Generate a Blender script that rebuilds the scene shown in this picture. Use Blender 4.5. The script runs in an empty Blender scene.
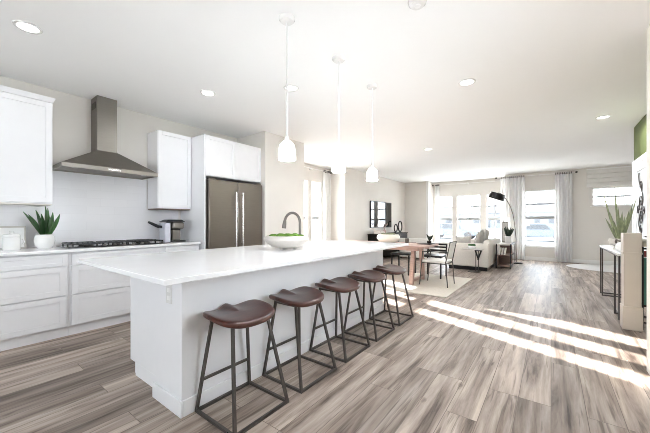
import bpy, bmesh, math, random
from mathutils import Vector, Matrix
random.seed(7)
PI = math.pi
sc = bpy.context.scene
COL = sc.collection

# ------------------------------------------------------------------ camera
cam_d = bpy.data.cameras.new('camera')
cam = bpy.data.objects.new('camera', cam_d)
COL.objects.link(cam)
cam.location = (0, 0, 1.2)
cam.rotation_euler = (PI / 2, 0, math.radians(36.992))
cam_d.sensor_width = 36
cam_d.lens = 36 * 300 / 650
cam_d.shift_y = 5.5 / 650
cam_d.clip_start = 0.05
cam_d.clip_end = 400
sc.camera = cam

# ------------------------------------------------------------------ world, sun, exposure
world = bpy.data.worlds.new('sky')
sc.world = world
world.use_nodes = True
bg = world.node_tree.nodes['Background']
bg.inputs['Color'].default_value = (0.82, 0.91, 1.0, 1)
bg.inputs['Strength'].default_value = 8.2

sun_d = bpy.data.lights.new('sun', 'SUN')
sun_d.energy = 36
sun_d.angle = math.radians(0.5)
sun_d.color = (1.0, 0.965, 0.92)
sun = bpy.data.objects.new('sun', sun_d)
COL.objects.link(sun)
sun.rotation_euler = Vector((0.92, -0.345, -0.326)).to_track_quat('-Z', 'Y').to_euler()

def area(name, loc, direction, sx, sy, watts, color=(1, 1, 1), portal=False):
    d = bpy.data.lights.new(name, 'AREA')
    d.shape = 'RECTANGLE'
    d.size, d.size_y = sx, sy
    d.energy = watts
    d.color = color
    d.cycles.is_portal = portal
    o = bpy.data.objects.new(name, d)
    COL.objects.link(o)
    o.location = loc
    o.rotation_euler = Vector(direction).to_track_quat('-Z', 'Z').to_euler()
    return o

# portals guide the sky's light through the windows
area('portal_rear', (-2.1, -3.22, 1.6), (0, 1, 0), 1.8, 1.4, 1, portal=True)
area('portal_side', (0.78, 1.85, 1.6), (-1, 0, 0), 1.1, 1.4, 1, portal=True)
area('portal_bay', (-2.45, 12.2, 1.3), (0, -1, 0), 2.5, 1.9, 1, portal=True)
area('portal_rear_window', (-0.27, 11.6, 1.3), (0, -1, 0), 0.9, 1.8, 1, portal=True)
area('portal_transom', (1.35, 11.6, 1.92), (0, -1, 0), 0.9, 0.55, 1, portal=True)
area('portal_nook', (-5.37, 6.0, 1.36), (1, 0, 0), 1.5, 1.95, 1, portal=True)

vs = sc.view_settings
vs.view_transform = 'Standard'
vs.look = 'None'
vs.exposure = 0.74
vs.gamma = 1.0
vs.use_curve_mapping = False
sc.cycles.use_denoising = True
sc.cycles.filter_width = 0.9
sc.cycles.max_bounces = 10
sc.cycles.diffuse_bounces = 6
sc.cycles.transparent_max_bounces = 12
sc.cycles.sample_clamp_indirect = 6

# ------------------------------------------------------------------ helpers
def srgb(r, g, b):
    def f(c):
        c /= 255.0
        return c / 12.92 if c <= 0.04045 else ((c + 0.055) / 1.055) ** 2.4
    return (f(r), f(g), f(b), 1)

def mat(name, col, rough=0.5, metal=0.0, var=0.0, scale=8.0, bump=0.0, bscale=60.0, spec=0.5, stretch=None, coat=0.0):
    m = bpy.data.materials.new(name)
    m.use_nodes = True
    nt = m.node_tree
    p = nt.nodes['Principled BSDF']
    p.inputs['Base Color'].default_value = col
    p.inputs['Roughness'].default_value = rough
    p.inputs['Metallic'].default_value = metal
    p.inputs['Specular IOR Level'].default_value = spec
    p.inputs['Coat Weight'].default_value = coat
    tc = nt.nodes.new('ShaderNodeTexCoord')
    mp = nt.nodes.new('ShaderNodeMapping')
    nt.links.new(tc.outputs['Object'], mp.inputs['Vector'])
    if stretch:
        mp.inputs['Scale'].default_value = stretch
    if var > 0:
        n = nt.nodes.new('ShaderNodeTexNoise')
        n.inputs['Scale'].default_value = scale
        n.inputs['Detail'].default_value = 5
        nt.links.new(mp.outputs[0], n.inputs['Vector'])
        r = nt.nodes.new('ShaderNodeValToRGB')
        r.color_ramp.elements[0].position = 0.3
        r.color_ramp.elements[1].position = 0.7
        r.color_ramp.elements[0].color = tuple(c * (1 - var) for c in col[:3]) + (1,)
        r.color_ramp.elements[1].color = tuple(min(1, c * (1 + var)) for c in col[:3]) + (1,)
        nt.links.new(n.outputs['Fac'], r.inputs['Fac'])
        nt.links.new(r.outputs['Color'], p.inputs['Base Color'])
    if bump > 0:
        n2 = nt.nodes.new('ShaderNodeTexNoise')
        n2.inputs['Scale'].default_value = bscale
        nt.links.new(mp.outputs[0], n2.inputs['Vector'])
        b = nt.nodes.new('ShaderNodeBump')
        b.inputs['Strength'].default_value = bump
        b.inputs['Distance'].default_value = 0.01
        nt.links.new(n2.outputs['Fac'], b.inputs['Height'])
        nt.links.new(b.outputs['Normal'], p.inputs['Normal'])
    return m

def emis(name, col, s):
    m = bpy.data.materials.new(name)
    m.use_nodes = True
    p = m.node_tree.nodes['Principled BSDF']
    p.inputs['Base Color'].default_value = col
    p.inputs['Emission Color'].default_value = col
    p.inputs['Emission Strength'].default_value = s
    return m

def glass_mat(name, tint=(1, 1, 1, 1), gloss=0.06):
    m = bpy.data.materials.new(name)
    m.use_nodes = True
    nt = m.node_tree
    nt.nodes.clear()
    out = nt.nodes.new('ShaderNodeOutputMaterial')
    t = nt.nodes.new('ShaderNodeBsdfTransparent')
    t.inputs['Color'].default_value = tint
    g = nt.nodes.new('ShaderNodeBsdfGlossy')
    g.inputs['Roughness'].default_value = 0.02
    mx = nt.nodes.new('ShaderNodeMixShader')
    mx.inputs[0].default_value = gloss
    nt.links.new(t.outputs[0], mx.inputs[1])
    nt.links.new(g.outputs[0], mx.inputs[2])
    nt.links.new(mx.outputs[0], out.inputs['Surface'])
    return m

def curtain_mat():
    m = bpy.data.materials.new('sheer_curtain_cloth')
    m.use_nodes = True
    nt = m.node_tree
    nt.nodes.clear()
    out = nt.nodes.new('ShaderNodeOutputMaterial')
    d = nt.nodes.new('ShaderNodeBsdfDiffuse')
    d.inputs['Color'].default_value = (0.93, 0.93, 0.92, 1)
    t = nt.nodes.new('ShaderNodeBsdfTranslucent')
    t.inputs['Color'].default_value = (0.96, 0.96, 0.95, 1)
    w = nt.nodes.new('ShaderNodeTexNoise')
    w.inputs['Scale'].default_value = 90
    r = nt.nodes.new('ShaderNodeMapRange')
    r.inputs['To Min'].default_value = 0.5
    r.inputs['To Max'].default_value = 0.6
    mx = nt.nodes.new('ShaderNodeMixShader')
    nt.links.new(w.outputs['Fac'], r.inputs['Value'])
    nt.links.new(r.outputs[0], mx.inputs[0])
    nt.links.new(d.outputs[0], mx.inputs[1])
    nt.links.new(t.outputs[0], mx.inputs[2])
    nt.links.new(mx.outputs[0], out.inputs['Surface'])
    return m

def floor_mat():
    m = bpy.data.materials.new('grey_brown_plank_floor')
    m.use_nodes = True
    nt = m.node_tree
    L = nt.links.new
    N = nt.nodes.new
    p = nt.nodes['Principled BSDF']
    tc = N('ShaderNodeTexCoord')
    sep = N('ShaderNodeSeparateXYZ')
    L(tc.outputs['Object'], sep.inputs[0])
    sw = N('ShaderNodeCombineXYZ')
    L(sep.outputs['Y'], sw.inputs['X'])
    L(sep.outputs['X'], sw.inputs['Y'])
    br = N('ShaderNodeTexBrick')
    br.offset = 0.37
    br.offset_frequency = 3
    br.inputs['Color1'].default_value = (0, 0, 0, 1)
    br.inputs['Color2'].default_value = (1, 1, 1, 1)
    br.inputs['Mortar'].default_value = (0.5, 0.5, 0.5, 1)
    br.inputs['Scale'].default_value = 1
    br.inputs['Mortar Size'].default_value = 0.0022
    br.inputs['Mortar Smooth'].default_value = 0.3
    br.inputs['Brick Width'].default_value = 1.22
    br.inputs['Row Height'].default_value = 0.178
    L(sw.outputs[0], br.inputs['Vector'])
    bw = N('ShaderNodeSeparateColor')
    L(br.outputs['Color'], bw.inputs[0])
    # grain: noise stretched along the plank, shifted per plank
    off = N('ShaderNodeMath'); off.operation = 'MULTIPLY'; off.inputs[1].default_value = 37.0
    L(bw.outputs['Red'], off.inputs[0])
    mp = N('ShaderNodeMapping')
    mp.inputs['Scale'].default_value = (0.42, 5.5, 1.0)
    L(sw.outputs[0], mp.inputs['Vector'])
    g = N('ShaderNodeTexNoise'); g.noise_dimensions = '4D'
    g.inputs['Scale'].default_value = 2.2
    g.inputs['Detail'].default_value = 8
    g.inputs['Roughness'].default_value = 0.62
    g.inputs['Distortion'].default_value = 0.55
    L(mp.outputs[0], g.inputs['Vector']); L(off.outputs[0], g.inputs['W'])
    ramp = N('ShaderNodeValToRGB')
    cr = ramp.color_ramp
    cr.elements[0].position = 0.32; cr.elements[0].color = srgb(84, 71, 63)
    cr.elements[1].position = 0.67; cr.elements[1].color = srgb(198, 185, 174)
    e = cr.elements.new(0.42); e.color = srgb(138, 124, 114)
    e = cr.elements.new(0.55); e.color = srgb(172, 158, 147)
    L(g.outputs['Fac'], ramp.inputs['Fac'])
    # per-plank tone
    tone = N('ShaderNodeMapRange')
    tone.inputs['To Min'].default_value = 0.70
    tone.inputs['To Max'].default_value = 1.14
    L(bw.outputs['Red'], tone.inputs['Value'])
    mul = N('ShaderNodeMixRGB'); mul.blend_type = 'MULTIPLY'; mul.inputs[0].default_value = 1
    L(ramp.outputs[0], mul.inputs[1]); L(tone.outputs[0], mul.inputs[2])
    # thin dark checks along the grain and sparse oval knots
    mp2 = N('ShaderNodeMapping'); mp2.inputs['Scale'].default_value = (0.8, 16.0, 1)
    L(sw.outputs[0], mp2.inputs['Vector'])
    k = N('ShaderNodeTexNoise'); k.noise_dimensions = '4D'
    k.inputs['Scale'].default_value = 2.4; k.inputs['Detail'].default_value = 4; k.inputs['Distortion'].default_value = 0.8
    L(mp2.outputs[0], k.inputs['Vector']); L(off.outputs[0], k.inputs['W'])
    kr = N('ShaderNodeValToRGB')
    kr.color_ramp.elements[0].position = 0.57; kr.color_ramp.elements[0].color = (0, 0, 0, 1)
    kr.color_ramp.elements[1].position = 0.68; kr.color_ramp.elements[1].color = (1, 1, 1, 1)
    L(k.outputs['Fac'], kr.inputs['Fac'])
    mp3 = N('ShaderNodeMapping'); mp3.inputs['Scale'].default_value = (1.0, 3.0, 1)
    L(sw.outputs[0], mp3.inputs['Vector'])
    wob = N('ShaderNodeTexNoise'); wob.inputs['Scale'].default_value = 9
    L(mp3.outputs[0], wob.inputs['Vector'])
    addw = N('ShaderNodeMixRGB'); addw.blend_type = 'ADD'; addw.inputs[0].default_value = 0.12
    L(mp3.outputs[0], addw.inputs[1]); L(wob.outputs['Color'], addw.inputs[2])
    vo = N('ShaderNodeTexVoronoi'); vo.inputs['Scale'].default_value = 2.3
    L(addw.outputs[0], vo.inputs['Vector'])
    vr = N('ShaderNodeValToRGB')
    vr.color_ramp.elements[0].position = 0.03; vr.color_ramp.elements[0].color = (1, 1, 1, 1)
    vr.color_ramp.elements[1].position = 0.15; vr.color_ramp.elements[1].color = (0, 0, 0, 1)
    L(vo.outputs['Distance'], vr.inputs['Fac'])
    vs_ = N('ShaderNodeSeparateColor'); L(vo.outputs['Color'], vs_.inputs[0])
    vm = N('ShaderNodeMath'); vm.operation = 'GREATER_THAN'; vm.inputs[1].default_value = 0.52
    L(vs_.outputs['Red'], vm.inputs[0])
    vk = N('ShaderNodeMath'); vk.operation = 'MULTIPLY'
    L(vr.outputs[0], vk.inputs[0]); L(vm.outputs[0], vk.inputs[1])
    km = N('ShaderNodeMath'); km.operation = 'MAXIMUM'
    kh = N('ShaderNodeMath'); kh.operation = 'MULTIPLY'; kh.inputs[1].default_value = 0.75
    L(kr.outputs[0], kh.inputs[0]); L(kh.outputs[0], km.inputs[0]); L(vk.outputs[0], km.inputs[1])
    mk = N('ShaderNodeMixRGB'); mk.inputs[2].default_value = srgb(78, 64, 56)
    kf = N('ShaderNodeMath'); kf.operation = 'MULTIPLY'; kf.inputs[1].default_value = 0.8
    L(km.outputs[0], kf.inputs[0]); L(kf.outputs[0], mk.inputs[0]); L(mul.outputs[0], mk.inputs[1])
    # joint lines
    mj = N('ShaderNodeMixRGB'); mj.inputs[2].default_value = srgb(88, 76, 68)
    jf = N('ShaderNodeMath'); jf.operation = 'MULTIPLY'; jf.inputs[1].default_value = 0.7
    L(br.outputs['Fac'], jf.inputs[0]); L(jf.outputs[0], mj.inputs[0]); L(mk.outputs[0], mj.inputs[1])
    L(mj.outputs[0], p.inputs['Base Color'])
    rr = N('ShaderNodeMapRange'); p.inputs['Specular IOR Level'].default_value = 0.22
    rr.inputs['To Min'].default_value = 0.38; rr.inputs['To Max'].default_value = 0.54
    L(g.outputs['Fac'], rr.inputs['Value']); L(rr.outputs[0], p.inputs['Roughness'])
    b = N('ShaderNodeBump'); b.inputs['Strength'].default_value = 0.25; b.inputs['Distance'].default_value = 0.004
    L(g.outputs['Fac'], b.inputs['Height']); L(b.outputs[0], p.inputs['Normal'])
    return m

def tile_mat():
    m = bpy.data.materials.new('white_subway_tile')
    m.use_nodes = True
    nt = m.node_tree
    p = nt.nodes['Principled BSDF']
    tc = nt.nodes.new('ShaderNodeTexCoord')
    s = nt.nodes.new('ShaderNodeSeparateXYZ')
    c = nt.nodes.new('ShaderNodeCombineXYZ')
    nt.links.new(tc.outputs['Object'], s.inputs[0])
    nt.links.new(s.outputs['Y'], c.inputs['X'])
    nt.links.new(s.outputs['Z'], c.inputs['Y'])
    br = nt.nodes.new('ShaderNodeTexBrick')
    br.inputs['Color1'].default_value = srgb(228, 227, 229)
    br.inputs['Color2'].default_value = srgb(232, 231, 233)
    br.inputs['Mortar'].default_value = srgb(224, 223, 225)
    br.inputs['Scale'].default_value = 1
    br.inputs['Mortar Size'].default_value = 0.0015
    br.inputs['Brick Width'].default_value = 0.3
    br.inputs['Row Height'].default_value = 0.1
    nt.links.new(c.outputs[0], br.inputs['Vector'])
    nt.links.new(br.outputs['Color'], p.inputs['Base Color'])
    p.inputs['Roughness'].default_value = 0.25
    return m

M = dict(
    floor=floor_mat(), tile=tile_mat(), curtain=curtain_mat(),
    wall=mat('greige_wall_paint', srgb(226, 222, 216), 0.85, var=0.015, scale=3),
    ceil=mat('white_ceiling_paint', srgb(247, 247, 246), 0.9, var=0.005, scale=2),
    trim=mat('white_trim_paint', srgb(240, 239, 237), 0.45, var=0.01),
    sash=mat('grey_sash_paint', srgb(168, 168, 168), 0.6, var=0.02),
    green=mat('olive_green_wall_paint', srgb(84, 92, 48), 0.85, var=0.03, scale=3),
    cab=mat('white_cabinet_paint', srgb(238, 238, 240), 0.4, var=0.01),
    quartz=mat('white_quartz', srgb(243, 243, 244), 0.16, var=0.015, scale=5),
    steel=mat('brushed_steel', srgb(136, 131, 124), 0.42, 1.0, var=0.06, scale=12, stretch=(1, 1, 30)),
    dsteel=mat('dark_brushed_steel', srgb(134, 126, 117), 0.30, 1.0, var=0.05, scale=8, stretch=(1, 1, 40)),
    bright=mat('polished_steel', srgb(226, 224, 220), 0.25, 1.0, var=0.03),
    nickel=mat('brushed_nickel', srgb(118, 112, 107), 0.35, 0.85, var=0.05),
    black=mat('black_metal', srgb(34, 32, 31), 0.45, 0.3, var=0.1),
    iron=mat('dark_iron', srgb(80, 74, 70), 0.45, 0.3, var=0.12, scale=20),
    blackp=mat('black_plastic', srgb(28, 28, 30), 0.3, var=0.1),
    screen=mat('black_glass_screen', srgb(14, 14, 16), 0.04, var=0.05, spec=0.9),
    seat=mat('dark_red_brown_wood', srgb(72, 36, 28), 0.3, var=0.35, scale=7, stretch=(6, 1, 1), coat=0.3),
    ceramic=mat('white_ceramic', srgb(238, 237, 235), 0.25, var=0.01),
    stone=mat('pale_stoneware', srgb(196, 190, 183), 0.5, var=0.05, scale=18, bump=0.1),
    moss=mat('green_moss', srgb(84, 120, 36), 0.9, var=0.4, scale=40, bump=0.8, bscale=70),
    leaf=mat('dark_green_leaf', srgb(66, 114, 58), 0.45, var=0.45, scale=14, stretch=(3, 3, 1)),
    aloe=mat('grey_green_leaf', srgb(122, 128, 96), 0.5, var=0.4, scale=12, stretch=(3, 3, 1)),
    darkleaf=mat('blackish_green_leaf', srgb(34, 50, 36), 0.5, var=0.4, scale=14),
    fabric=mat('warm_white_upholstery', srgb(222, 216, 208), 0.95, var=0.04, scale=30, bump=0.2, bscale=180),
    pillow=mat('pale_grey_pillow_cloth', srgb(184, 179, 172), 0.95, var=0.08, scale=14, bump=0.3, bscale=90),
    pillowd=mat('charcoal_pillow_cloth', srgb(84, 84, 80), 0.95, var=0.1, scale=14),
    table=mat('rose_brown_wood', srgb(184, 156, 146), 0.5, var=0.16, scale=6, stretch=(1, 12, 12)),
    shelf=mat('rustic_brown_wood', srgb(134, 110, 98), 0.55, var=0.25, scale=6, stretch=(1, 8, 8)),
    rug=mat('cream_woven_rug', srgb(218, 211, 200), 0.95, var=0.05, scale=25, bump=0.5, bscale=150),
    mrug=mat('pale_grey_rug', srgb(226, 226, 226), 0.95, var=0.03, scale=25, bump=0.4, bscale=150),
    newel=mat('pale_taupe_paint', srgb(206, 196, 185), 0.5, var=0.02),
    teal=mat('teal_glazed_panel', srgb(70, 122, 110), 0.2, var=0.12, scale=5),
    pink=mat('blush_pink_cover', srgb(214, 184, 174), 0.7, var=0.08),
    paper=mat('book_pages', srgb(236, 232, 224), 0.8, var=0.05, scale=60, stretch=(1, 1, 40)),
    red=mat('dark_red_fabric', srgb(120, 46, 40), 0.7, var=0.2),
    glass=glass_mat('window_glass'),
    shade=emis('opal_glass_lit', (0.95, 0.975, 1, 1), 15),
    lens=emis('downlight_lens', (1, 0.98, 0.95, 1), 4.0),
    snow=mat('pale_ground', srgb(228, 228, 226), 0.9, var=0.05, scale=0.4),
    road=mat('pale_road', srgb(96, 98, 100), 0.9, var=0.06, scale=0.6),
    siding=mat('pale_grey_siding', srgb(88, 92, 96), 0.8, var=0.04),
    roofm=mat('grey_roof_shingle', srgb(64, 66, 70), 0.9, var=0.1),
    winm=mat('dim_window_glass', srgb(44, 48, 52), 0.5, var=0.1),
    carm=mat('silver_car_paint', srgb(86, 92, 98), 0.5, 0.4, var=0.03),
    hedge=mat('grey_green_hedge', srgb(120, 130, 112), 0.95, var=0.3, scale=5, bump=0.8, bscale=8),
)

class MB:
    def __init__(self):
        self.bm = bmesh.new()
    def hexa(self, p):
        v = [self.bm.verts.new(q) for q in p]
        for f in ((3, 2, 1, 0), (4, 5, 6, 7), (0, 1, 5, 4), (1, 2, 6, 5), (2, 3, 7, 6), (3, 0, 4, 7)):
            self.bm.faces.new([v[i] for i in f])
        return self
    def box(self, x0, x1, y0, y1, z0, z1):
        return self.hexa([(x0, y0, z0), (x1, y0, z0), (x1, y1, z0), (x0, y1, z0), (x0, y0, z1), (x1, y0, z1), (x1, y1, z1), (x0, y1, z1)])
    def bar(self, p, q, w, h=None):
        p, q = Vector(p), Vector(q)
        h = h or w
        d = (q - p).normalized()
        up = Vector((0, 0, 1)) if abs(d.z) < 0.9 else Vector((1, 0, 0))
        a = d.cross(up).normalized()
        b = a.cross(d).normalized()
        pts = []
        for c in (p, q):
            for sa, sb in ((-1, -1), (1, -1), (1, 1), (-1, 1)):
                pts.append(c + a * (sa * w / 2) + b * (sb * h / 2))
        return self.hexa(pts)
    def ring(self, c, a, b, r, n):
        return [self.bm.verts.new(Vector(c) + a * (r * math.cos(2 * PI * i / n)) + b * (r * math.sin(2 * PI * i / n))) for i in range(n)]
    def skin(self, rings, closed=False, caps=True):
        n = len(rings[0])
        m = len(rings)
        for k in range(m if closed else m - 1):
            r0, r1 = rings[k], rings[(k + 1) % m]
            for i in range(n):
                self.bm.faces.new((r0[i], r0[(i + 1) % n], r1[(i + 1) % n], r1[i]))
        if caps and not closed:
            self.bm.faces.new(list(reversed(rings[0])))
            self.bm.faces.new(rings[-1])
    def tube(self, pts, r, n=10, closed=False):
        pts = [Vector(p) for p in pts]
        rs = r if isinstance(r, (list, tuple)) else [r] * len(pts)
        m = len(pts)
        rings = []
        a = None
        for i in range(m):
            if closed:
                t = (pts[(i + 1) % m] - pts[i - 1]).normalized()
            else:
                t = (pts[min(i + 1, m - 1)] - pts[max(i - 1, 0)]).normalized()
            if a is None:
                up = Vector((0, 0, 1)) if abs(t.z) < 0.9 else Vector((1, 0, 0))
                a = t.cross(up).normalized()
            else:
                a = (a - t * a.dot(t)).normalized()
            b = t.cross(a).normalized()
            rings.append(self.ring(pts[i], a, b, rs[i], n))
        self.skin(rings, closed)
        return self
    def cyl(self, p, q, r, n=16, r1=None):
        return self.tube([p, q], [r, r if r1 is None else r1], n)
    def lathe(self, prof, c=(0, 0, 0), n=28, sx=1.0, sy=1.0):
        c = Vector(c)
        rings = []
        for r, z in prof:
            rings.append([self.bm.verts.new(c + Vector((sx * r * math.cos(2 * PI * i / n), sy * r * math.sin(2 * PI * i / n), z))) for i in range(n)])
        self.skin(rings)
        return self
    def prism(self, poly, z0, z1):
        a = [self.bm.verts.new((x, y, z0)) for x, y in poly]
        b = [self.bm.verts.new((x, y, z1)) for x, y in poly]
        self.skin([a, b])
        return self
    def disc_solid(self, outline, top, thick, n=44, rr=(0.15, 0.4, 0.65, 0.85, 0.95, 1.0)):
        """a rounded slab: outline(angle) -> (x, y) at the rim, top(x, y) -> z of its upper face"""
        B = self.bm.verts.new
        def at(k, i, z):
            x, y = outline(2 * PI * i / n)
            return B((x * k, y * k, z(x * k, y * k)))
        e = thick * 0.28
        rings = []
        for k in rr:
            d = e if k == 1.0 else (e * 0.2 if k >= 0.95 else 0)
            rings.append([at(k, i, lambda x, y: top(x, y) - d) for i in range(n)])
        for k, d in ((1.0, thick - e), (0.96, thick * 0.95), (0.7, thick), (0.2, thick)):
            rings.append([at(k, i, lambda x, y: top(x, y) - d) for i in range(n)])
        self.skin(rings)
        return self
    def leaf(self, base, tip, w, bend=(0, 0, 0), n=7, fold=0.25):
        base, tip, bend = Vector(base), Vector(tip), Vector(bend)
        d = (tip - base).normalized()
        side = d.cross(Vector((0.37, 0.61, 0.2))).normalized()
        nor = side.cross(d).normalized()
        rings = []
        for i in range(n):
            t = i / (n - 1)
            c = base.lerp(tip, t) + bend * (4 * t * (1 - t))
            ww = w * (0.55 + 0.9 * t) * (1 - t ** 2.4) + 0.0015
            th = 0.0025 + w * 0.06 * (1 - t)
            rings.append([self.bm.verts.new(c - side * ww + nor * (fold * ww)), self.bm.verts.new(c - nor * th),
                          self.bm.verts.new(c + side * ww + nor * (fold * ww)), self.bm.verts.new(c + nor * th)])
        self.skin(rings)
        return self
    def puff(self, M4, w, h, t, n=14):
        """a stuffed cushion w x h, thickness t, placed by matrix"""
        def P(u, v, s):
            k = max(0.0, (1 - u ** 4)) ** 0.5 * max(0.0, (1 - v ** 4)) ** 0.5
            pin = 1 - 0.06 * (1 - (u * v) ** 2)
            return M4 @ Vector((u * w / 2 * (pin + 0.06 * u * u * v * v), s * t / 2 * k, v * h / 2 * pin))
        V = {}
        for s in (1, -1):
            for i in range(n + 1):
                for j in range(n + 1):
                    edge = i in (0, n) or j in (0, n)
                    if s == -1 and edge:
                        V[s, i, j] = V[1, i, j]
                    else:
                        V[s, i, j] = self.bm.verts.new(P(2 * i / n - 1, 2 * j / n - 1, s))
        for s in (1, -1):
            for i in range(n):
                for j in range(n):
                    q = [V[s, i, j], V[s, i + 1, j], V[s, i + 1, j + 1], V[s, i, j + 1]]
                    if s == -1:
                        q.reverse()
                    self.bm.faces.new(q)
        return self
    def build(self, name, m, parent=None, world=True, loc=None, bevel=0.0, smooth=True, seg=2, subsurf=0):
        bmesh.ops.recalc_face_normals(self.bm, faces=self.bm.faces)
        org = Vector((0, 0, 0))
        if parent is not None and world:
            org = ORG[parent.name]
        elif loc is not None:
            org = Vector(loc)
        if org.length:
            bmesh.ops.translate(self.bm, verts=self.bm.verts, vec=-org)
        me = bpy.data.meshes.new(name)
        self.bm.to_mesh(me)
        self.bm.free()
        me.materials.append(m)
        if smooth:
            me.shade_smooth()
            me.set_sharp_from_angle(angle=math.radians(38))
        o = bpy.data.objects.new(name, me)
        COL.objects.link(o)
        if parent is not None:
            o.parent = parent
            ORG[o.name] = org
        else:
            o.location = org
            ORG[o.name] = org.copy()
        if bevel:
            b = o.modifiers.new('bevel', 'BEVEL')
            b.width = bevel
            b.segments = seg
            b.limit_method = 'ANGLE'
        if subsurf:
            s = o.modifiers.new('subsurf', 'SUBSURF')
            s.levels = s.render_levels = subsurf
        return o

ORG = {}

def tag(o, label, cat, group=None):
    o['label'] = label
    o['category'] = cat
    if group:
        o['group'] = group
    return o

def thing(name, label, cat, loc=(0, 0, 0), group=None):
    o = bpy.data.objects.new(name, None)
    o.empty_display_size = 0.1
    COL.objects.link(o)
    o.location = loc
    ORG[o.name] = Vector(loc)
    return tag(o, label, cat, group)

def dup(root, loc, rotz=0.0, label=None):
    r = root.copy()
    COL.objects.link(r)
    r.location = loc
    r.rotation_euler = (0, 0, rotz)
    if label:
        r['label'] = label
    for ch in [c for c in bpy.data.objects if c.parent == root]:
        c = ch.copy()
        COL.objects.link(c)
        c.parent = r
        for g in [k for k in bpy.data.objects if k.parent == ch]:
            d = g.copy()
            COL.objects.link(d)
            d.parent = c
    return r

def struct(o):
    o['kind'] = 'structure'
    return o

def S(name, mb, m, bevel=0.0):
    return struct(mb.build(name, m, bevel=bevel))

def wall_rects(a0, a1, z0, z1, holes):
    """rectangles that fill a wall with rectangular holes (a0, a1, z0, z1)"""
    cuts = sorted({a0, a1, *[h[0] for h in holes], *[h[1] for h in holes]})
    out = []
    for u, v in zip(cuts, cuts[1:]):
        spans = sorted([(h[2], h[3]) for h in holes if h[0] <= u and h[1] >= v])
        z = z0
        for s, e in spans:
            if s > z:
                out.append((u, v, z, s))
            z = e
        if z < z1:
            out.append((u, v, z, z1))
    return out

# ------------------------------------------------------------------ room shell
ZC = 2.75
S('floor', MB().box(-5.5, 2.95, -3.2, 12.3, -0.12, 0), M['floor'])
S('ceiling', MB().box(-5.5, 2.95, -3.2, 12.3, ZC, ZC + 0.15), M['ceil'])
S('wall_kitchen', MB().box(-4.8, -4.65, -3.2, 3.466, 0, ZC), M['wall'])
S('wall_pantry', MB().box(-5.35, -3.89, 3.466, 4.48, 0, ZC), M['wall'])

NOOK = [(5.28, 5.64, 0.4, 2.32), (5.76, 6.16, 0.4, 2.32), (6.28, 6.72, 0.4, 2.32)]
w = MB()
for a, b, z, zz in wall_rects(4.48, 7.25, 0, ZC, NOOK):
    w.box(-5.35, -5.2, a, b, z, zz)
S('wall_nook', w, M['wall'])
S('wall_nook_end', MB().box(-5.2, -4.65, 7.1, 7.25, 0, ZC), M['wall'])
S('wall_media', MB().box(-4.8, -4.65, 7.25, 11.45, 0, ZC), M['wall'])
S('wall_back_left', MB().box(-4.8, -3.74, 11.45, 11.6, 0, ZC).box(-3.89, -3.74, 11.6, 12.1, 0, ZC), M['wall'])
BAY = [(-3.60, -3.00, 0.42, 2.20), (-2.87, -2.03, 0.42, 2.20), (-1.86, -1.32, 0.42, 2.20)]
w = MB()
for a, b, z, zz in wall_rects(-3.89, -1.05, 0, ZC, BAY):
    w.box(a, b, 12.1, 12.25, z, zz)
S('wall_bay', w, M['wall'])
BACK = [(-0.67, 0.12, 0.44, 2.19), (0.93, 1.80, 1.66, 2.17)]
w = MB()
for a, b, z, zz in wall_rects(-1.2, 2.95, 0, ZC, BACK):
    w.box(a, b, 11.45, 11.6, z, zz)
w.box(-1.2, -1.05, 11.6, 12.1, 0, ZC)
S('wall_back', w, M['wall'])
S('wall_right', MB().box(2.8, 2.95, 6.9, 11.45, 0, ZC), M['wall'])
S('wall_entry', MB().box(1.21, 2.8, 6.85, 7.0, 0, ZC), M['wall'])
S('wall_green', MB().box(1.09, 1.21, 3.5, 7.0, 0, ZC), M['green'])
SIDE_FILL = [(1.3, 2.4, 0.9, 2.3)]  # unseen window opening, added so daylight reaches the island from the right
w = MB()
for a, b, z, zz in wall_rects(-3.2, 3.5, 0, ZC, SIDE_FILL):
    w.box(0.617, 0.767, a, b, z, zz)
w.box(0.767, 1.21, 3.35, 3.5, 0, ZC)
S('wall_near_right', w, M['wall'])
REAR_FILL = [(-3.0, -1.2, 0.9, 2.3)]  # unseen opening behind the camera, added to let in fill daylight
w = MB()
for a, b, z, zz in wall_rects(-4.65, 0.617, 0, ZC, REAR_FILL):
    w.box(a, b, -3.2, -3.1, z, zz)
S('wall_rear', w, M['wall'])

# baseboards and corner trim
S('baseboard_back', MB().box(-1.2, 2.8, 11.43, 11.45, 0, 0.11), M['trim'], 0.004)
S('baseboard_bay', MB().box(-3.74, -1.2, 12.08, 12.1, 0, 0.11), M['trim'], 0.004)
S('baseboard_back_left', MB().box(-4.65, -3.74, 11.43, 11.45, 0, 0.11), M['trim'], 0.004)
S('baseboard_media', MB().box(-4.65, -4.63, 7.1, 11.43, 0, 0.11), M['trim'], 0.004)
S('baseboard_pantry', MB().box(-3.89, -3.87, 3.48, 4.48, 0, 0.11), M['trim'], 0.004)
S('baseboard_right', MB().box(2.78, 2.8, 7.0, 11.43, 0, 0.11), M['trim'], 0.004)
S('trim_1', MB().box(-3.80, -3.70, 11.43, 11.47, 0, ZC), M['trim'], 0.004)

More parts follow.
